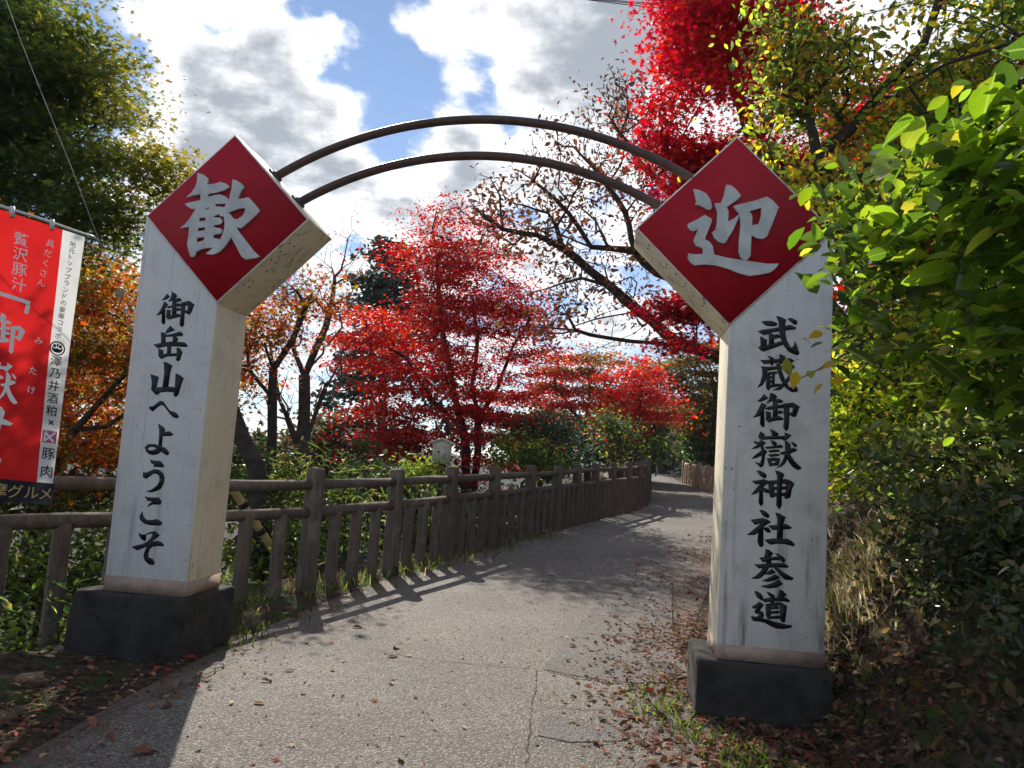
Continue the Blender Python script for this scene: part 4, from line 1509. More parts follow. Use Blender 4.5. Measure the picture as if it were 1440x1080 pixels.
# orange and yellow maple, lower left
f0 = foot(35, 760, 11.4)
tree('maple_tree', 'orange and yellow maple behind the banner and the left pillar', 'tree',
     [[f0, *pxs([(60, 690), (105, 605), (150, 555), (185, 515)], 11.3)], [at(105, 605, 11.3), *pxs([(150, 600), (200, 570), (260, 540)], 11.4)], [at(60, 690, 11.3), *pxs([(40, 600), (50, 500), (90, 420)], 11.6)]],
     [ell(110, 430, 110, 80, 11.6, 1.3), ell(60, 560, 110, 80, 11.8, 1.3), ell(180, 560, 90, 90, 11.9, 1.0), ell(110, 655, 110, 45, 11.2, 1.0), ell(-60, 520, 120, 150, 11.8, 1.4), ell(290, 470, 90, 80, 12, 1.0)],
     32, nclus=600, per=85, leaf=.09, layer=.5, tpl=T_MAPLE, cols=ORANGE + ((.32, .03, .02), (.14, .17, .03)), w=(2.2, 1.6, 2.6, 1.2, 2.2, 1.2, 2.4), sig=(.26, .10), r_base=.15, gap=.34, coh=.6)

# russet tree right of the left pillar with a thin straight trunk
f0 = foot(380, 690, 11.6)
tree('maple_tree', 'slim russet and olive tree just right of the left pillar', 'tree',
     [[f0, *pxs([(382, 640), (383, 560), (384, 520), (372, 485)], 11.6)], [at(383, 560, 11.6), *pxs([(350, 520), (345, 470)], 11.5)], [at(384, 520, 11.6), *pxs([(410, 480), (430, 430)], 11.7)]],
     [ell(395, 440, 70, 60, 11.7, .9), ell(360, 500, 45, 45, 11.6, .7), ell(440, 410, 45, 40, 11.8, .6)], 33, nclus=130, per=26, leaf=.085, tpl=T_MAPLE,
     cols=((.34, .09, .02), (.30, .025, .018), (.12, .11, .03), (.40, .20, .03)), w=(2, 1.4, 2, 1), sig=(.2, .09), r_base=.075, gap=.4)
# leaning dark trunk
f0 = foot(384, 690, 9.6)
tree('maple_tree', 'dark leaning trunk rising out of sight behind the left pillar', 'tree',
     [[f0, *pxs([(360, 655), (340, 615), (318, 560), (280, 500), (250, 430)], 9.6, .05)]], [ell(250, 470, 55, 60, 10, .7), ell(300, 560, 24, 40, 9.9, .5)], 34, nclus=70, per=60, leaf=.09, tpl=T_MAPLE,
     cols=ORANGE, w=(1, 1, 1, 2, 2), r_base=.11, gap=.3)

# nearly bare forked tree
f0 = foot(424, 690, 14)
tree('bare_tree', 'nearly bare grey forked tree between the left pillar and the red maple', 'tree',
     [[f0, *pxs([(424, 645), (423, 618)], 14)], [at(424, 640, 14), *pxs([(405, 590), (392, 560), (386, 520), (378, 480)], 14)], [at(423, 618, 14), *pxs([(428, 570), (428, 530), (412, 490), (420, 440)], 14)],
      [at(424, 640, 14), *pxs([(442, 585), (455, 550), (478, 510), (490, 488)], 14.1)], [at(428, 530, 14), *pxs([(440, 500), (458, 460), (470, 400)], 14)]],
     [ell(440, 420, 75, 80, 14.2, 1.2), ell(490, 360, 35, 60, 14.2, .6), ell(400, 520, 60, 60, 13.9, 1.0), ell(470, 510, 50, 50, 14, .9), ell(370, 590, 40, 60, 14, .8)],
     35, nclus=330, per=3.2, leaf=.055, tpl=T_MAPLE, cols=((.40, .03, .02), (.30, .06, .02), (.18, .05, .03)), w=(2, 1, 1), sig=(.12, .08), r_base=.17, r_tip=.005, bark=M_BARK_GREY, gap=.25, hollow=.1, bias=.32, wob=.16)

# dark conifer far behind
rr_ = np.random.default_rng(36)
fc = foot(538, 700, 27)
root = thing('conifer_tree', 'tall dark conifer behind the red maple', 'tree', tuple(fc))
ctop = at(545, 345, 27)
Tt = []
for q in range(26):
    f_ = q / 25
    zc = fc[2] + 1.5 + (ctop[2] - fc[2] - 1.5) * f_
    L_ = (4.2 * (1 - f_) ** .7 + .4)
    for b_ in range(int(10 - 4 * f_)):
        a_ = rr_.random() * 2 * math.pi
        L2 = L_ * (.55 + .55 * rr_.random())
        for s_ in (.45, .75, 1.0):
            Tt.append((fc[0] + (ctop[0] - fc[0]) * f_ + math.cos(a_) * L2 * s_, 27 + math.sin(a_) * L2 * s_, zc - .35 * L2 * s_ * s_ + rr_.normal() * .08))
Tt = np.array(Tt)
Tt = Tt[vnoise(Tt, .8, 9) > .42]
A, par, tips = grow([[fc, (fc + ctop) / 2, ctop]], Tt, rr_, .5, .05, .05)
put('trunk', wood(A, par, tips, .008, .24), M_BARK, root)
j_ = np.repeat(np.arange(len(Tt)), 36)
P_ = Tt[j_] + rr_.normal(size=(len(j_), 3)) * [.32, .32, .10]
fo = Foliage()
fo.add(*leaves(P_, .26 * np.exp(rr_.normal(size=len(j_)) * .3), palette(len(j_), ((.045, .072, .06), (.06, .092, .068), (.035, .055, .05)), (1, 1, 1), .2, rr_), T_DIAMOND, .6, .9, r=rr_))
fo.build('crown', M_LEAF_DRY, root)

# the red maple in the middle
f0 = foot(660, 690, 19.31)
f0b = foot(674, 690, 19.6)
tree('maple_tree', 'large crimson maple with several stems behind the middle of the fence', 'tree',
     [[f0, *pxs([(656, 640), (650, 600), (640, 560), (612, 500), (592, 447)], 19.17)], [f0 + [.02, 0, 0], *pxs([(672, 632), (672, 590), (664, 540), (672, 470), (660, 400)], 19.45)], [at(650, 600, 19.17), *pxs([(610, 565), (570, 502), (530, 480)], 18.89)],
      [at(672, 590, 19.45), *pxs([(700, 545), (720, 490), (745, 450)], 19.74)], [at(640, 560, 19.17), *pxs([(620, 450), (615, 370), (610, 330)], 19.31)]],
     [ell(600, 355, 60, 55, 19.31, 1.3), ell(660, 400, 95, 60, 19.31, 1.82), ell(585, 470, 105, 65, 18.89, 1.69), ell(690, 470, 100, 60, 19.74, 1.69), ell(610, 550, 100, 50, 18.6, 1.5), ell(590, 600, 95, 48, 18.4, 1.4), ell(620, 645, 95, 34, 18.4, 1.5), ell(560, 620, 45, 40, 18.2, .9), ell(700, 600, 70, 40, 19.2, 1.2), ell(650, 340, 70, 50, 19.6, 1.3), ell(700, 560, 75, 45, 19.6, 1.43),
      ell(530, 455, 65, 30, 18.6, 0.91), ell(690, 640, 60, 35, 19.45, 1.04), ell(560, 640, 30, 25, 19.03, 0.65), ell(715, 430, 45, 40, 19.88, 1.0), ell(510, 500, 40, 25, 18.6, .7)], 37, nclus=1100, per=60, leaf=.092, layer=.58, tpl=T_DIAMOND, cols=RED + DEEP, w=(3, 2, 3, .8, 1.2, .7, 1.2), sig=(.36, .05), r_base=.17, gap=.44, gscale=1.1, hollow=.1, coh=.6, spread=.5)

# second red maple and its neighbours along the fence
f0 = foot(826, 690, 29.0)
tree('maple_tree', 'smaller red and orange maple behind the far half of the fence', 'tree',
     [[f0, *pxs([(826, 640), (822, 600), (800, 570), (780, 540)], 29.0)], [at(826, 640, 29.0), *pxs([(840, 590), (850, 540), (860, 500)], 29.0)], [at(822, 600, 29.0), *pxs([(830, 550), (825, 500)], 29.0)]],
     [ell(800, 530, 55, 35, 29.0, 1.4), ell(850, 520, 60, 35, 29.0, 1.4), ell(770, 565, 45, 28, 28.5, 1.0), ell(880, 570, 50, 28, 29.4, 1.2), ell(835, 580, 45, 30, 29.0, 1.0)], 38, nclus=420, per=46, leaf=.125, layer=.6,
     cols=((.48, .05, .03), (.52, .12, .03), (.34, .03, .03), (.13, .12, .03), (.36, .16, .03)), w=(2.4, 2.4, 1.2, 2.2, 1.8), sig=(.32, .07), r_base=.14, gap=.42, gscale=1.4, coh=.75, spread=.5)
f0 = foot(895, 680, 26.5)
tree('maple_tree', 'thin pinkish red maple above the bend of the fence', 'tree',
     [[f0, *pxs([(895, 620), (900, 570), (905, 530)], 26.5)], [at(895, 620, 26.5), *pxs([(870, 580), (855, 555)], 26.5)]],
     [ell(890, 545, 50, 40, 26.5, 1.5), ell(925, 575, 28, 20, 26.5, 1.0), ell(870, 600, 40, 22, 26.2, 1.0)], 39, nclus=210, per=42, leaf=.12, layer=.6, cols=((.55, .03, .035), (.58, .10, .03), (.36, .02, .03)), w=(3, 1.6, 1.5), sig=(.36, .10), r_base=.11, gap=.4, spread=.5)
f0 = foot(990, 690, 34)
f0[0] = 10.0; f0[2] = G0(10.0, 34) - .1
tree('maple_tree', 'olive and gold maple reaching over the far path beside the right pillar', 'tree',
     [[f0, f0 + [-.3, 0, 2.0], *pxs([(985, 560), (950, 540)], 34)], [f0 + [-.3, 0, 2.0], *pxs([(1000, 520), (990, 490)], 34)]],
     [ell(965, 540, 55, 35, 34, 1.5), ell(935, 515, 40, 25, 34, 1.2), ell(1000, 500, 45, 28, 34, 1.2), ell(960, 585, 35, 25, 34, 1.0), ell(1060, 520, 80, 60, 34, 1.5)], 40, nclus=280, per=64, layer=.6, leaf=.165,
     cols=((.10, .10, .022), (.16, .13, .025), (.30, .20, .03), (.34, .09, .02), (.06, .07, .02)), w=(3, 2, 1.6, 1, 1.4), sig=(.44, .10), r_base=.15, gap=.36, spread=.5)
f0 = foot(930, 672, 44)
tree('bare_tree', 'grey-green half-bare tree at the far end of the path', 'tree',
     [[f0, *pxs([(928, 640), (920, 605)], 44)], [at(928, 640, 44), *pxs([(945, 610), (958, 585)], 44)], [at(928, 640, 44), *pxs([(905, 625), (892, 605)], 44)]],
     [ell(930, 590, 50, 35, 44, 2.2), ell(900, 610, 30, 22, 44, 1.5), ell(965, 605, 28, 28, 44, 1.5)], 41, nclus=260, per=22, leaf=.13, cols=((.09, .10, .05), (.13, .12, .06), (.06, .065, .035)), w=(2, 1, 1), sig=(.4, .2), r_base=.24, r_tip=.014, gap=.3, bark=M_BARK_GREY)

# leaf-poor cherry whose limbs reach in from behind the right pillar, above the path
f0 = np.array([5.6, 11.4, G0(5.6, 11.4) - .1])
fork = at(1090, 520, 11.0)
lim = [[f0, f0 + [-.3, -.1, .8], fork, *pxs([(1011, 503), (955, 484), (916, 450), (880, 422), (831, 382), (791, 348), (755, 330), (707, 322), (667, 293)], 10.9, -.08)],
       [at(955, 484, 10.8), *pxs([(889, 480), (831, 471), (787, 462), (742, 458)], 10.9, .12)],
       [at(1060, 470, 11.0), *pxs([(1000, 415), (924, 382), (893, 352), (831, 347), (790, 330)], 10.6, .05)],
       [fork, at(1060, 470, 11.0)],
       [at(880, 422, 10.6), *pxs([(850, 400), (818, 391), (747, 412)], 10.6, -.1)],
       [at(916, 450, 10.7), *pxs([(890, 470), (818, 498), (751, 513)], 10.4, -.12)],
       [at(1060, 470, 11.0), *pxs([(1010, 360), (960, 290), (900, 230), (860, 170)], 11.2, .1)],
       [at(893, 352, 10.6), *pxs([(880, 300), (840, 240), (790, 190)], 10.8, .1)],
       [at(831, 347, 10.7), *pxs([(800, 300), (770, 270), (730, 240)], 10.6, .0)]]
tree('cherry_tree', 'almost leafless dark limbs with a few brown leaves spreading over the path from the right', 'tree', lim,
     [ell(800, 250, 90, 90, 10.7, 1.0), ell(880, 190, 70, 85, 11.2, .9), ell(730, 320, 75, 55, 10.5, .9), ell(840, 400, 95, 60, 10.7, .9), ell(760, 440, 70, 40, 10.6, .8), ell(930, 300, 60, 80, 11, .8), ell(690, 290, 40, 50, 10.4, .6), ell(870, 130, 55, 40, 11.3, .6)],
     42, nclus=800, per=4.6, leaf=.08, tpl=T_BENT, cols=((.30, .11, .05), (.20, .08, .045), (.40, .20, .08), (.12, .06, .04)), w=(2, 2, 1.2, 1), sig=(.16, .12), r_base=.15, r_tip=.0055, gap=.22, hollow=.1, step=.22, bias=.22, wob=.17,
     up=.2, spread=1.0, mat=M_LEAF_DRY)

# red maple, upper right, standing on the bank
f0 = np.array([4.9, 8.6, G0(4.9, 8.6) - .1])
tree('maple_tree', 'bright red maple on the bank behind the right diamond sign', 'tree',
     [[f0, *pxs([(1130, 400), (1090, 300), (1060, 200), (1030, 110), (1010, 20)], 8.6)], [at(1090, 300, 8.6), *pxs([(1010, 230), (960, 190)], 8.5)], [at(1060, 200, 8.6), *pxs([(1120, 120), (1160, 40)], 8.8)], [at(1130, 400, 8.6), *pxs([(1060, 420), (970, 430), (930, 440)], 9.2)]],
     [ell(1005, 60, 66, 62, 8.5, 1.0), ell(965, 170, 50, 55, 8.4, .8), ell(1040, 190, 90, 70, 8.6, 1.0), ell(985, -40, 60, 55, 8.6, 1.0), ell(1150, 250, 60, 45, 8.9, .6), ell(1090, 40, 40, 60, 8.8, .6), ell(965, 445, 45, 28, 9.4, .5), ell(980, 240, 30, 40, 8.4, .5), ell(1240, 170, 60, 40, 9.2, .6)],
     43, nclus=560, per=75, leaf=.080, layer=.45, tpl=T_MAPLE, cols=((.44, .018, .03), (.55, .05, .03), (.31, .012, .028), (.20, .012, .024)), w=(3, 2, 2, 1.2), sig=(.21, .075), r_base=.14, gap=.44, hollow=.25, spread=.6)

# yellow-leaved small tree on the bank
YEL = ((.50, .42, .06), (.26, .32, .05), (.50, .28, .05), (.12, .17, .03), (.26, .14, .06), (.06, .085, .02))
f0 = np.array([3.6, 6.3, G0(3.6, 6.3) - .1])
tree('yellow_tree', 'yellow and lime leaved small tree above the right diamond sign', 'tree',
     [[f0, *pxs([(1210, 420), (1180, 320), (1150, 220), (1130, 120)], 6.2)], [at(1180, 320, 6.2), *pxs([(1120, 280), (1085, 215)], 6.0)], [at(1150, 220, 6.2), *pxs([(1230, 140), (1300, 60)], 6.3)], [at(1180, 320, 6.2), *pxs([(1250, 260), (1330, 170)], 6.4)]],
     [ell(1105, 210, 55, 75, 6.0, .5), ell(1095, 60, 45, 70, 6.1, .4), ell(1150, 110, 75, 70, 6.2, .6), ell(1210, 250, 85, 85, 6.4, .6), ell(1270, 150, 100, 65, 6.5, .7), ell(1360, 140, 90, 80, 6.4, .7), ell(1130, 290, 50, 40, 6.1, .4), ell(1380, -40, 120, 80, 6.6, .7)],
     44, nclus=900, per=14, leaf=.068, tpl=T_BENT, cols=YEL, w=(2.2, 2.4, 1.0, 2.2, 1.0, 1.2), sig=(.14, .10), r_base=.10, r_tip=.006, gap=.40, gscale=1.6, hollow=.15, up=.5, spread=.8, coh=.45, wob=.18, mat=M_LEAF_Y)
f0 = np.array([5.2, 5.2, G0(5.2, 5.2) - .1])
tree('broadleaf_tree', 'shady olive-leaved tree with a dark branch in the top right corner', 'tree',
     [[f0, f0 + [-.1, 0, 1.6], *pxs([(1530, 90), (1440, 55), (1360, 20), (1280, 4), (1180, 30)], 5.2, .05)], [f0 + [-.1, 0, 1.6], *pxs([(1600, 200), (1500, -40)], 5.4)], [at(1440, 55, 5.2), *pxs([(1330, 90), (1230, 150)], 5.5)]],
     [ell(1420, 40, 120, 70, 5.6, .6), ell(1540, 160, 130, 120, 5.6, .8), ell(1340, 190, 90, 60, 5.9, .5), ell(1430, 200, 90, 80, 5.8, .6), ell(1560, -60, 150, 110, 5.6, .8)],
     45, nclus=440, per=21, leaf=.068, tpl=T_BENT, cols=((.10, .14, .025), (.20, .24, .04), (.05, .07, .02), (.32, .28, .05)), w=(3, 2, 2.4, 1), mat=M_LEAF_Y, sig=(.17, .11), r_base=.12, r_tip=.005, gap=.42, gscale=1.8, spread=.8)

# trees further up the bank and along the right side that close the view
for i, (x, y, hh, rad, cs, lab) in enumerate((
        (8.2, 10.5, 4.2, 1.7, ((.05, .075, .022), (.08, .10, .03)), 'dark green bank tree behind the yellow-leaved tree'),
        (8.2, 15.0, 5.0, 2.0, ((.30, .03, .02), (.22, .05, .02), (.10, .08, .02)), 'reddish brown tree high on the bank behind the right pillar'),
        (9.0, 21.0, 4.5, 1.9, ((.05, .08, .03), (.09, .12, .03)), 'round green tree beyond the reach of the cherry limbs'),
        (11.5, 30.0, 5.0, 2.4, ((.04, .06, .025), (.06, .085, .03)), 'dense evergreen behind the pale fence'),
        (10.2, 36.5, 5.0, 2.2, ((.08, .10, .03), (.16, .14, .03)), 'yellowish green tree past the end of the pale fence'))):
    f0 = np.array([x, y, G0(x, y) - .1])
    c_ = f0 + [0, 0, hh * .62]
    tree('bank_tree', lab, 'tree', [[f0, f0 + [.1, 0, hh * .4], c_]], [(c_, np.array([rad, rad, hh * .42])), (c_ + [rad * .5, -.3, -.5], np.array([rad * .7, rad * .7, hh * .3]))],
         60 + i, nclus=150, per=70, leaf=.12 + .004 * y, cols=cs, w=[1] * len(cs), sig=(.30, .16), r_base=.13, r_tip=.008, gap=.3)

# trees on the valley side that close the view under the maples
for i, (px, py, Y, hh, rad, cs, lab, per_) in enumerate((
        (760, 660, 32, 3.6, 1.8, ((.035, .055, .025), (.05, .075, .03)), 'dark green bushy tree between the two red maples', 60),
        (480, 690, 21, 3.2, 1.7, ((.20, .04, .025), (.10, .07, .03), (.05, .06, .025)), 'low russet tree beside the bare forked tree', 40),
        (345, 700, 24, 3.0, 1.8, ((.04, .055, .022), (.06, .07, .025)), 'distant dark green tree low behind the left pillar', 50),
        (860, 680, 34, 4.0, 2.2, ((.04, .06, .026), (.06, .08, .03)), 'far green tree behind the bend of the path', 50),
        (980, 665, 46, 5.0, 2.5, ((.05, .065, .03), (.07, .08, .035)), 'far green tree closing the end of the path', 50),
        (90, 600, 17, 5.5, 2.3, ((.34, .13, .03), (.20, .14, .03), (.10, .11, .03)), 'rusty tree further back between the banner and the left pillar', 60),
        (-60, 560, 15, 6.0, 2.4, ((.07, .10, .025), (.16, .15, .03), (.28, .12, .03)), 'olive tree further back behind the banner', 60),
        (905, 668, 52, 4.2, 2.6, ((.05, .06, .03), (.08, .08, .04)), 'far olive tree left of the end of the path', 50))):
    p_ = at(px, py, Y)
    f0 = np.array([p_[0], Y, G0(p_[0], Y) - .1])
    up_ = max(hh, p_[2] - f0[2] + hh * .75)
    c_ = f0 + [0, 0, up_ - hh * .45]
    tree('valley_tree', lab, 'tree', [[f0, f0 + [.05, 0, up_ * .4], c_]], [(c_, np.array([rad, rad, hh * .42]))], 80 + i, nclus=120, per=per_, leaf=.10 + .005 * Y, cols=cs, w=[1] * len(cs), sig=(.32, .16), r_base=.12, r_tip=.01, gap=.32)


# ------------------------------------------------------------------ shrubs
def shrub(label, lobes, seed, n, leaf, tpl, cols, w, mat=None, up=.7, spread=.7, foot_xy=None, stems=7, gap=.35, jit=.25, group=None):
    r = np.random.default_rng(seed)
    c = lobes[0][0]
    fx, fy = foot_xy or (c[0], c[1])
    b0 = np.array([fx, fy, G0(fx, fy) - .05])
    root = thing('shrub', label, 'shrub', tuple(b0), group)
    T = sample_lobes(lobes, max(30, n // 28), r, .2, gap, 2.2, seed)
    A, par, tips = grow([[b0, b0 * .55 + c * .45]], T, r, .16, .12, .12)
    put('stem', wood(A, par, tips, .0035, .025), M_BARK, root)
    j = np.repeat(np.arange(len(T)), max(1, n // len(T)))
    P = T[j] + r.normal(size=(len(j), 3)) * leaf * 1.5
    fo = Foliage()
    fo.add(*leaves(P, leaf * np.exp(r.normal(size=len(P)) * .25), palette(len(P), cols, w, jit, r), tpl, up, spread, r=r))
    fo.build('foliage', mat or M_LEAF, root)
    return root


SASA = ((.08, .12, .03), (.15, .18, .04), (.04, .065, .02), (.28, .27, .09))
DKG = ((.03, .052, .02), (.045, .07, .024), (.06, .09, .03))
LIME = ((.20, .27, .04), (.12, .19, .03), (.30, .34, .06))
shrub('clump of long-leaved bamboo grass behind the first fence bay', [ell(425, 672, 50, 14, 10.4, .5), ell(385, 688, 50, 12, 10.2, .5), ell(500, 694, 50, 10, 10.6, .5)], 201, 1300, .135, T_LANCE, SASA, (2, 2, 1.5, .8), up=.9, spread=.6)
shrub('dark evergreen bush in the shade below the red maple', [ell(535, 672, 60, 14, 12.8, .6), ell(500, 640, 30, 18, 14.4, .5)], 202, 1700, .10, T_DIAMOND, DKG, (1, 1, 1))
shrub('bright lime-green shrub left of the notice sign', [ell(598, 662, 30, 14, 11.7, .3), ell(575, 668, 24, 10, 11.6, .3)], 203, 600, .075, T_BENT, LIME, (1, 1, 1))
shrub('lime and green shrub right of the notice sign', [ell(735, 640, 42, 30, 15, .6), ell(775, 655, 40, 22, 15.4, .6)], 204, 1700, .085, T_BENT, LIME + DKG, (1, 1, .7, 1, 1, 1))
shrub('blue-green bush under the smaller red maple', [ell(790, 620, 50, 34, 18, .9), ell(740, 605, 40, 25, 18.4, .8)], 205, 2600, .11, T_DIAMOND, ((.035, .065, .04), (.05, .09, .05), (.08, .12, .05)), (2, 2, 1))
shrub('dark rounded bush with yellow-green tips by the far fence', [ell(872, 625, 38, 28, 22, .9), ell(850, 600, 35, 18, 22.4, .7)], 206, 2400, .11, T_DIAMOND, DKG + ((.30, .28, .05),), (1, 1, 1, .7))
shrub('green shrub at the outer bend of the path', [ell(915, 632, 26, 16, 31, .8), ell(895, 645, 26, 12, 30, .7)], 207, 1500, .14, T_DIAMOND, LIME + DKG, (1, 2, .4, 1, 1, 1))
shrub('broad evergreen shrub with shiny leaves above the pale fence', [ell(990, 590, 30, 36, 36, 1.0), ell(988, 630, 24, 24, 36, .9)], 208, 3000, .17, T_OVAL, ((.05, .09, .03), (.08, .14, .035), (.03, .055, .02)), (1, 1, 1), mat=M_LEAF_GLOSS)
shrub('ivy-covered pale green shrub beside the end of the pale fence', [ell(958, 622, 14, 26, 41, .8), ell(963, 645, 10, 12, 41, .6)], 209, 1500, .13, T_DIAMOND, ((.12, .15, .06), (.18, .20, .08), (.07, .09, .04)), (1, 1, 1))
shrub('green bush behind the fence left of the left pillar', [ell(60, 800, 90, 60, 7.4, .5), ell(140, 780, 60, 70, 7.8, .5), ell(-40, 820, 80, 70, 6.9, .5)], 210, 3000, .075, T_BENT, ((.07, .11, .025), (.13, .18, .035), (.22, .24, .05), (.04, .06, .02)), (2, 2, 1, 1.5))
shrub('tall green bush down the slope behind the banner', [ell(40, 700, 110, 40, 10.5, .8), ell(150, 705, 70, 40, 10.8, .7)], 216, 2600, .10, T_BENT, ((.06, .09, .025), (.11, .15, .03), (.24, .16, .05), (.035, .055, .02)), (2, 2, .8, 1.5))
shrub('leafy green bush seen between the pickets right of the left pillar', [ell(380, 770, 70, 50, 9.4, .4), ell(470, 740, 60, 45, 10.4, .4)], 211, 2600, .085, T_BENT, ((.06, .10, .025), (.11, .16, .035), (.20, .24, .06), (.035, .055, .02)), (2, 2, 1, 1.5))
shrub('mixed green bush behind the fence below the notice sign', [ell(600, 730, 70, 36, 12.2, .4), ell(700, 715, 60, 30, 13.8, .4)], 212, 2600, .085, T_BENT, ((.06, .10, .025), (.11, .16, .035), (.20, .24, .06), (.035, .055, .02)), (2, 2, 1, 1.5))

# thicket on the right bank behind the right pillar
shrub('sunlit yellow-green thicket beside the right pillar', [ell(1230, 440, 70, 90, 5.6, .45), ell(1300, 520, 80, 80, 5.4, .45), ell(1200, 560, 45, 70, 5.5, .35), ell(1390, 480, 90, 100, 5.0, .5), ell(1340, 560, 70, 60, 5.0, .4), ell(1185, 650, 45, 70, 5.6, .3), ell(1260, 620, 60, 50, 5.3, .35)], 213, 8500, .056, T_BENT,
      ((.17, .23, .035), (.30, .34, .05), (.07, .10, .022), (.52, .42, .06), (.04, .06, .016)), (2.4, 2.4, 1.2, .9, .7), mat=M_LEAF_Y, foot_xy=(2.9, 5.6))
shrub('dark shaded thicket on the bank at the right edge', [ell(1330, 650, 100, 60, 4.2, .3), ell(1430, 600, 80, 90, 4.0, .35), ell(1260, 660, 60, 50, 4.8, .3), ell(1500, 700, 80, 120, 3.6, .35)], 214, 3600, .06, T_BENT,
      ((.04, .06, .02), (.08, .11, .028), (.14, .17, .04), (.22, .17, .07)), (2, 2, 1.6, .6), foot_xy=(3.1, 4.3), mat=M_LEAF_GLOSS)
shrub('low dark creeper hanging over the rocks at the lower right', [ell(1400, 760, 90, 60, 3.7, .22), ell(1310, 770, 60, 60, 4.2, .2), ell(1440, 880, 80, 60, 3.2, .2)], 215, 2600, .055, T_BENT,
      ((.03, .045, .018), (.05, .07, .022), (.09, .10, .04), (.20, .16, .10)), (2, 2, 1.2, .7), foot_xy=(2.9, 3.9), mat=M_LEAF_GLOSS)

# ------------------------------------------------------------------ the big-leaved bush close to the camera: its largest leaves one by one
r_ = np.random.default_rng(300)
bl = [ell(1330, 300, 95, 110, 2.7, .34), ell(1240, 330, 85, 95, 3.1, .34), ell(1420, 200, 70, 120, 2.5, .30), ell(1300, 460, 120, 75, 2.9, .36), ell(1180, 350, 48, 85, 3.35, .24), ell(1190, 470, 36, 40, 3.3, .2), ell(1430, 420, 80, 90, 2.5, .3), ell(1200, 500, 40, 25, 3.2, .16), ell(1390, 560, 70, 40, 2.8, .25), ell(1520, 330, 90, 200, 2.5, .4)]
b0 = np.array([2.75, 3.3, G0(2.75, 3.3) - .05])
bush = thing('broadleaf_bush', 'glossy bush with large bright green leaves hanging in from the right foreground', 'bush', tuple(b0))
T = sample_lobes(bl, 260, r_, .45, .36, 3.0, 5)
A, par, tips = grow([[b0, b0 + [-.15, -.1, .7], b0 + [-.35, -.25, 1.4]], [b0 + [-.15, -.1, .7], at(1380, 330, 2.8)], [b0 + [-.35, -.25, 1.4], at(1300, 300, 3.0)]], T, r_, .12, .15, .12)
put('stem', wood(A, par, tips, .0028, .028), mat_basic('green_brown_stem', (.09, .075, .035), .8), bush)
SUNV = np.array(SUN)
M_BIG = mat_leaf('big_leaf', .55, .2, .8, objcol=[(0.0, (.045, .085, .014)), (.35, (.13, .215, .022)), (.7, (.19, .27, .03)), (.93, (.26, .31, .04)), (1.0, (.40, .33, .05))], tboost=2.6, veins=True)


def big_leaf_mesh(seed):
    r = np.random.default_rng(seed)
    ys_ = np.array([-.5, -.42, -.28, -.08, .14, .32, .44, .5])
    w_ = np.array([.02, .13, .24, .29, .25, .15, .06, .005]) * (.9 + .25 * r.random())
    bend, cup = -.16 - .14 * r.random(), .22 + .16 * r.random()
    V, F = [], []
    for y, w in zip(ys_, w_):
        zc = bend * (y + .5) ** 2
        wv = .018 * math.sin(y * 22 + seed)
        V += [(-w, y, zc + cup * w + wv), (0, y, zc), (w, y, zc + cup * w - wv)]
    n = len(ys_)
    for i in range(n - 1):
        F += [(3 * i, 3 * i + 1, 3 * i + 4, 3 * i + 3), (3 * i + 1, 3 * i + 2, 3 * i + 5, 3 * i + 4)]
    m = len(V)
    V += [(-.012, -.72, .03), (.012, -.72, .03), (.012, -.49, .004), (-.012, -.49, .004)]
    F.append((m, m + 1, m + 2, m + 3))
    mb = MB().faces(V, F)
    me = mesh_from('leaf', mb.verts(), mb.c, mb.i, smooth=True)
    me.materials.append(M_BIG)
    return me


LM = [big_leaf_mesh(i) for i in range(6)]


def leaf_pose(n_, r):
    nrm = np.array([0, 0, 1.0]) * .75 + SUNV * .35 + r.normal(size=3) * .42
    nrm /= np.linalg.norm(nrm)
    ax = np.array([-.55, -.35, -.45]) + r.normal(size=3) * .55
    ax -= nrm * (ax @ nrm)
    ax /= np.linalg.norm(ax)
    return Matrix((np.cross(ax, nrm), ax, nrm)).transposed()


Tv = np.array([A[t] for t in tips])
# nearest tips to the camera carry the single leaves
order = np.argsort(np.linalg.norm(Tv - [0, 0, CAM_H], axis=1))
cnt_ = 0
rest = []
for oi, ti in enumerate(order):
    t = Tv[ti]
    for q in range(r_.integers(2, 5)):
        p = t + r_.normal(size=3) * [.05, .05, .04]
        if cnt_ < 296:
            M3 = leaf_pose(0, r_)
            s_ = float(np.clip(.128 * math.exp(r_.normal() * .34), .05, .19))
            o = bpy.data.objects.new('leaf', LM[cnt_ % 6])
            COL.objects.link(o)
            o.parent = bush
            o.matrix_local = Matrix.Translation(Vector(p - b0)) @ M3.to_4x4() @ Matrix.Diagonal((s_, s_, s_, 1))
            cnt_ += 1
        else:
            rest.append(p)
rest = np.array(rest + [Tv[i] + r_.normal(size=3) * .09 for i in r_.integers(0, len(Tv), 1500)])
fo = Foliage()
fo.add(*leaves(rest, .075 * np.exp(r_.normal(size=len(rest)) * .3), palette(len(rest), ((.08, .13, .018), (.14, .20, .025), (.04, .065, .014), (.34, .30, .05)), (2, 1.6, 1.4, .5), .2, r_), T_OVAL, .8, .5, r=r_))
fo.build('foliage', M_LEAF_GLOSS, bush)['kind'] = 'stuff'
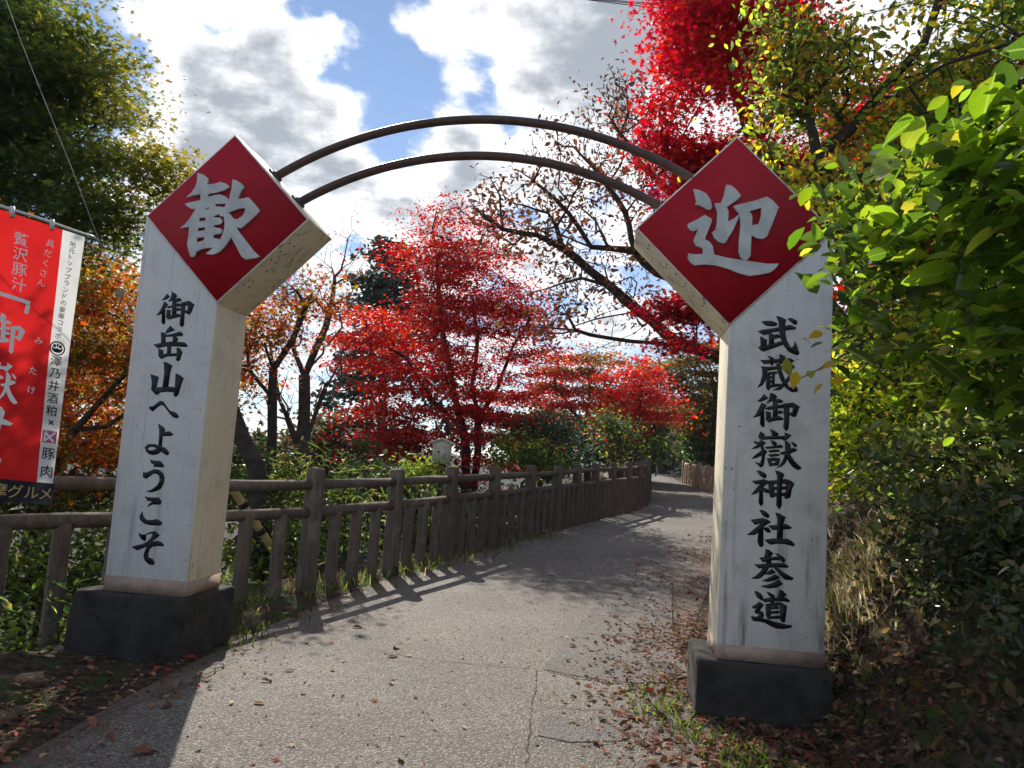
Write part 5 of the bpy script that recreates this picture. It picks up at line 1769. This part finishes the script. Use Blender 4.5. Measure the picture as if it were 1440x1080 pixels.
# yellow twig tips that cross the right pillar
r_ = np.random.default_rng(301)
tw = thing('twig', 'drooping twig with yellow and green leaves crossing the right pillar', 'twig', tuple(at(1185, 505, 3.3)))
tp = [at(x, y, 3.35) for x, y in ((1230, 470), (1185, 500), (1150, 520), (1120, 535), (1105, 520))]
build('stem', MB().tube(tp, [.004, .004, .003, .0025, .002], 5), M_BARK, tw)
M_YL = mat_leaf('yellow_leaf', .5, .45, .3, objcol=[(0, (.60, .40, .03)), (.5, (.50, .42, .05)), (1, (.20, .22, .04))], tboost=1.7)
lm2 = LM[1].copy(); lm2.materials.clear(); lm2.materials.append(M_YL)
for (x, y, s_) in ((1107, 517, .085), (1118, 533, .08), (1140, 524, .07), (1165, 512, .085), (1178, 535, .07), (1150, 545, .06), (1148, 470, .07), (1160, 460, .065), (1135, 478, .05)):
    o = bpy.data.objects.new('leaf', lm2)
    COL.objects.link(o)
    o.parent = tw
    o.matrix_local = Matrix.Translation(Vector(at(x, y, 3.33 + .04 * r_.normal()) - WORLD[tw])) @ (Matrix.Rotation(1.0, 3, 'X') @ leaf_pose(0, r_)).to_4x4() @ Matrix.Diagonal((s_, s_, s_, 1))

# ------------------------------------------------------------------ ground cover
r_ = np.random.default_rng(400)


def scatter(n, xlo, xhi, ylo, yhi, cond, dens=None):
    out = []
    while sum(map(len, out)) < n:
        x = xlo + (xhi - xlo) * r_.random(n * 3)
        y = ylo + (yhi - ylo) * r_.random(n * 3) ** 1.6
        d, yy = road_sd(x, y)
        m = cond(x, y, d, yy)
        out.append(np.stack([x[m], y[m], ground(x[m], y[m])], 1))
    return np.concatenate(out)[:n]


# valley side: low mixed plants
P = scatter(16000, -12, 6, 2.5, 32, lambda x, y, d, yy: (d < -2.75) & (d > -8.5) & (vnoise(np.stack([x, y, 0 * x], 1), .9, 44) + .25 * r_.random(len(x)) > .42))
P[:, 2] += r_.random(len(P)) ** 1.5 * .5
fo = Foliage()
half_ = len(P) // 3
fo.add(*leaves(P[:half_], .11 * np.exp(r_.normal(size=half_) * .3), palette(half_, SASA + DKG, (1.4, 1, 1.4, .5, 1, 1, 1), .25, r_), T_LANCE, .5, .8, r=r_))
fo.add(*leaves(P[half_:], .072 * np.exp(r_.normal(size=len(P) - half_) * .3), palette(len(P) - half_, ((.09, .14, .03), (.16, .22, .045), (.26, .29, .07), (.035, .055, .018), (.28, .18, .07)), (2, 2, 1, 2, .5), .25, r_), T_BENT, .8, .7, r=r_))
tag(fo.build('undergrowth', M_LEAF_Y, origin=(-4, 8, 0)), 'low green undergrowth covering the slope behind the fence', 'undergrowth', kind='stuff')

P = scatter(7000, -30, 2, 5, 45, lambda x, y, d, yy: (d < -8) & (d > -24))
P[:, 2] += r_.random(len(P)) ** 1.5 * .5
fo = Foliage()
fo.add(*leaves(P, .24 * np.exp(r_.normal(size=len(P)) * .3), palette(len(P), ((.06, .09, .025), (.10, .13, .03), (.035, .05, .018), (.20, .12, .04), (.14, .13, .04)), (2, 1.4, 1.6, .8, 1), .25, r_), T_BENT, .9, .6, r=r_))
tag(fo.build('undergrowth', M_LEAF, origin=(-12, 15, 0)), 'brushwood covering the valley slope further down behind the fence', 'undergrowth', kind='stuff')
P = scatter(700, -4.2, -1.7, 2.6, 6.6, lambda x, y, d, yy: (d < -2.0) & (d > -2.9) & (vnoise(np.stack([x, y, 0 * x], 1), 2.2, 47) > .46))
P[:, 2] += r_.random(len(P)) ** 1.5 * .14
fo = Foliage()
fo.add(*leaves(P, .05 * np.exp(r_.normal(size=len(P)) * .3), palette(len(P), ((.05, .08, .02), (.09, .13, .03), (.035, .05, .018)), (2, 1.4, 1.6), .25, r_), T_BENT, .8, .7, r=r_))
tag(fo.build('weeds', M_LEAF, origin=(-3, 4, 0)), 'small weeds on the verge beside the left plinth', 'weeds', kind='stuff')

# right bank: ivy and dry grass
P = scatter(9000, 1.7, 9, 2.2, 22, lambda x, y, d, yy: (d > 2.15) & (d < 6.5) & (vnoise(np.stack([x, y, 0 * x], 1), 1.6, 45) > .40))
P[:, 2] += r_.random(len(P)) ** 1.5 * .22
fo = Foliage()
fo.add(*leaves(P, .062 * np.exp(r_.normal(size=len(P)) * .35), palette(len(P), ((.05, .075, .02), (.09, .12, .03), (.035, .045, .018), (.20, .14, .06), (.15, .10, .05)), (2, 1.4, 1.6, 1.6, 1.4), .25, r_), T_BENT, .6, .8, updir=(-.5, -.2, .8), r=r_))
tag(fo.build('bank_plants', M_LEAF, origin=(3, 5, 0)), 'ivy and low plants covering the right bank', 'undergrowth', kind='stuff')


def grass(name, label, pts, n, h, cols, w, spread_r, mat=None):
    C = np.array(pts, float)
    j = r_.integers(0, len(C), n)
    xy = C[j, :2] + r_.normal(size=(n, 2)) * spread_r
    z = ground(xy[:, 0], xy[:, 1])
    base = np.stack([xy[:, 0], xy[:, 1], z], 1)
    hh = h * (.5 + .8 * r_.random(n))
    lean = r_.normal(size=(n, 2)) * .45
    ang = r_.random(n) * 2 * math.pi
    wv = np.stack([np.cos(ang), np.sin(ang), 0 * ang], 1) * (.0035 + .003 * r_.random(n))[:, None]
    m1 = base + np.stack([lean[:, 0] * hh * .35, lean[:, 1] * hh * .35, hh * .6], 1)
    tp_ = base + np.stack([lean[:, 0] * hh, lean[:, 1] * hh, hh * .95], 1)
    V = np.stack([base - wv, base + wv, m1 + wv * .8, tp_, m1 - wv * .8], 1).reshape(-1, 3)
    fo = Foliage()
    fo.add(V, np.full(n, 5), np.arange(n * 5), palette(n, cols, w, .25, r_))
    return tag(fo.build(name, mat or M_LEAF, origin=(C[0, 0], C[0, 1], 0)), label, 'grass', kind='stuff')


GRN = ((.14, .24, .03), (.20, .30, .04), (.08, .14, .02))
DRY = ((.36, .28, .13), (.26, .19, .09), (.16, .17, .05), (.44, .36, .20))
grass('grass', 'fresh green grass tufts at the foot of the right plinth', [g_ for g_ in ((1.12, 4.75), (1.08, 4.5), (1.16, 4.3), (1.22, 4.05), (1.32, 3.95), (1.42, 3.8), (1.12, 4.95), (1.55, 3.75), (1.30, 4.2), (1.05, 5.1), (1.0, 4.7), (1.2, 3.8))], 560, .055, ((.10, .17, .025), (.14, .20, .03), (.06, .10, .02)), (2, 1, 2), .095)
grass('grass', 'green grass tufts beside the left plinth', [(-1.9, 5.6), (-1.85, 5.9), (-1.95, 6.2), (-1.8, 6.6)], 160, .06, ((.07, .12, .02), (.10, .14, .03), (.05, .07, .02)), (1, 1, 2), .10)
grass('dry_grass', 'dry straw-coloured grass on the sunlit bank beside the right pillar', [(2.35, 5.3), (2.45, 5.6), (2.55, 5.0), (2.6, 5.5), (2.75, 5.3), (2.5, 6.0), (2.7, 6.4), (2.9, 5.8), (2.4, 5.0), (2.35, 5.45), (2.55, 5.25)], 1500, .12, ((.50, .42, .24), (.40, .32, .18), (.22, .26, .08), (.56, .50, .34)), (2, 2, 1.4, 1.5), .17)
grass('grass', 'verge grass along the foot of the fence', [(x + .12, y) for x, y in left_xy[4:9]] + [((a[0] + b[0]) / 2, (a[1] + b[1]) / 2) for a, b in zip(left_xy[3:9], left_xy[4:10])], 1500, .11, ((.09, .15, .025), (.13, .19, .03), (.05, .09, .02)) + DRY, (2, 1.5, 2, 1, 1, .6, .6), .22)

# leaf litter -------------------------------------------------------------------
LIT = ((.20, .09, .05), (.28, .15, .08), (.13, .06, .04), (.36, .24, .14), (.24, .05, .035))


def litter(name, label, n, xlo, xhi, ylo, yhi, cond, size, lift=.012, cols=LIT, w=(2, 2, 2, 1, .8)):
    out = []
    tot = 0
    while tot < n:
        x = xlo + (xhi - xlo) * r_.random(n * 4)
        y = ylo + (yhi - ylo) * r_.random(n * 4) ** 1.7
        d, yy = road_sd(x, y)
        m = r_.random(len(x)) < cond(x, y, d, yy)
        dd = np.abs(d[m])
        z = np.where(dd < 1.8, zroad(yy[m]) + .014, ground(x[m], y[m]) + .01)
        out.append(np.stack([x[m], y[m], z + r_.random(m.sum()) * lift], 1))
        tot += int(m.sum())
    P = np.concatenate(out)[:n]
    fo = Foliage()
    s = size * np.exp(r_.normal(size=n) * .35)
    h_ = n // 2
    fo.add(*leaves(P[:h_], s[:h_], palette(h_, cols, w, .28, r_), T_BENT, 1.0, .32, r=r_))
    fo.add(*leaves(P[h_:], s[h_:], palette(n - h_, cols, w, .28, r_), T_MAPLE, 1.0, .28, r=r_))
    return tag(fo.build(name, M_LEAF_DRY, origin=(0, 5, 0)), label, 'leaf litter', kind='stuff')


nz_ = lambda x, y, s, q: vnoise(np.stack([x, y, 0 * x], 1), s, q)
litter('leaf_litter', 'red-brown fallen leaves drifted along the right side of the path', 15500, .4, 8.0, 2.6, 26,
       lambda x, y, d, yy: np.clip((d - .6) * .9, 0, 1) ** 1.5 * (d < 2.6) * np.clip(nz_(x, y, 1.2, 51) * 2.2 - .45, .05, 1), .045)
litter('leaf_litter', 'brown leaves gathered at the foot of the fence', 2600, -4.5, 5.5, 2.6, 30,
       lambda x, y, d, yy: ((d < -1.35) & (d > -3.0)) * np.exp(-((d + 2.05) / .45) ** 2) * np.clip(nz_(x, y, 1.5, 52) * 2 - .4, .05, 1), .045)
litter('leaf_litter', 'dark leaves on the shaded ground at the lower right', 6500, 1.3, 4.2, 1.6, 6.5,
       lambda x, y, d, yy: (d > 1.75) * (d < 4.2) * .7, .055, .02, ((.10, .06, .04), (.15, .10, .07), (.07, .045, .03), (.25, .20, .15)), (2, 2, 2, .7))  # darker palette than the other litter
litter('leaf_litter', 'pale dry leaves lying on the sunlit bank beside the right pillar', 2600, 1.9, 3.6, 4.8, 7.5,
       lambda x, y, d, yy: (d > 2.0) * (d < 3.4) * .8, .05, .03, ((.52, .44, .30), (.44, .32, .20), (.28, .17, .10), (.58, .52, .40)), (2, 2, 1, 1))
litter('leaf_litter', 'small leaf crumbs scattered over the asphalt', 2600, -2.4, 6, 2.4, 22,
       lambda x, y, d, yy: (np.abs(d) < 1.7) * (.10 + .3 * np.clip(np.abs(d) - .9, 0, 1)), .022, .004)
# single fallen leaves one can pick out in the foreground
lit_m = []
for i in range(5):
    fo = Foliage()
    fo.add(*leaves(np.zeros((1, 3)), 1.0, np.array([[(.40, .30, .18), (.30, .17, .09), (.22, .10, .06), (.48, .40, .28), (.34, .08, .05)][i]]), (T_MAPLE, T_BENT, T_OVAL, T_BENT, T_MAPLE)[i], 1.0, .1, r=r_))
    me = mesh_from('fallen_leaf', np.concatenate(fo.V), np.concatenate(fo.c), np.concatenate(fo.i), np.concatenate(fo.C))
    me.materials.append(M_LEAF_DRY)
    lit_m.append(me)
for i in range(70):
    x, y = -1.9 + 3.6 * r_.random(), 3.0 + 4.2 * r_.random() ** 1.3
    if i % 2:
        x = -1.9 + 1.3 * r_.random()
    o = bpy.data.objects.new('fallen_leaf', lit_m[i % 5])
    COL.objects.link(o)
    o.location = (x, y, zr(x, y, .008) if abs(x + .3) < 1.75 else G0(x, y) + .012)
    o.rotation_euler = (r_.normal() * .18, r_.normal() * .18, r_.random() * 6.28)
    s_ = .05 * math.exp(r_.normal() * .3)
    o.scale = (s_, s_, s_)
    tag(o, 'single dry fallen leaf lying on the asphalt in front of the gate', 'leaf', 'fallen leaves on the asphalt')

# rocks in the bank ---------------------------------------------------------------
def mat_rock():
    return mat_basic('mossy_rock', (.20, .19, .17), .9, dark=(.075, .075, .06), nscale=5, bump=.8, bscale=18)


M_ROCK = mat_rock()


def rock_mesh(seed):
    bm = __import__('bmesh').new()
    __import__('bmesh').ops.create_icosphere(bm, subdivisions=3, radius=1)
    V = np.array([v.co[:] for v in bm.verts])
    n_ = vnoise(V + seed * 7.3, 1.1, seed) * .7 + vnoise(V + seed * 3.1, 2.6, seed + 1) * .3
    V = V * (.55 + .75 * n_)[:, None]
    V = np.sign(V) * np.abs(V) ** .85
    for v, c in zip(bm.verts, V):
        v.co = c
    me = bpy.data.meshes.new('rock')
    bm.to_mesh(me)
    bm.free()
    me.materials.append(M_ROCK)
    return me


rm = [rock_mesh(i + 1) for i in range(4)]
RK = [(2.72, 4.15, .15), (3.05, 3.6, .22), (2.62, 3.7, .11), (2.9, 4.5, .13), (2.75, 3.3, .14), (3.15, 3.2, .2), (2.6, 4.4, .09)]
ROCKL = ['mid-sized grey rock in the bank just right of the right plinth', 'largest mossy rock of the shaded bank near the right edge', 'small flat rock low on the bank in front of the others',
         'grey rock in the bank furthest up beside the dry grass', 'rounded rock in the bank closest to the bottom right corner', 'broad dark rock at the right edge above the dark leaves', 'smallest rock at the foot of the bank by the right plinth']
for i, (x, y, s_) in enumerate(RK):
    o = bpy.data.objects.new('rock', rm[i % 4])
    COL.objects.link(o)
    o.location = (x, y, G0(x, y) - s_ * .05)
    o.rotation_euler = (r_.random() * 6, r_.random() * 6, r_.random() * 6)
    o.scale = (s_, s_ * .85, s_ * .75)
    tag(o, ROCKL[i], 'rock', 'rocks in the right bank')

# ------------------------------------------------------------------ thin haze: the far hills fade to blue
hm = bpy.data.materials.new('haze')
k = N(nodes_of(hm))
pv = k.add('ShaderNodeVolumePrincipled')
pv.inputs['Color'].default_value = (.85, .9, 1, 1)
pv.inputs['Density'].default_value = .0004
o_ = k.add('ShaderNodeOutputMaterial')
hm.node_tree.links.new(pv.outputs[0], o_.inputs['Volume'])
tag(build('haze', MB().box((-1100, -70, -100), (1100, 700, 130)), hm, origin=(0, 300, -100)), 'thin bluish autumn haze over the valley and the far hills', 'haze', kind='stuff')
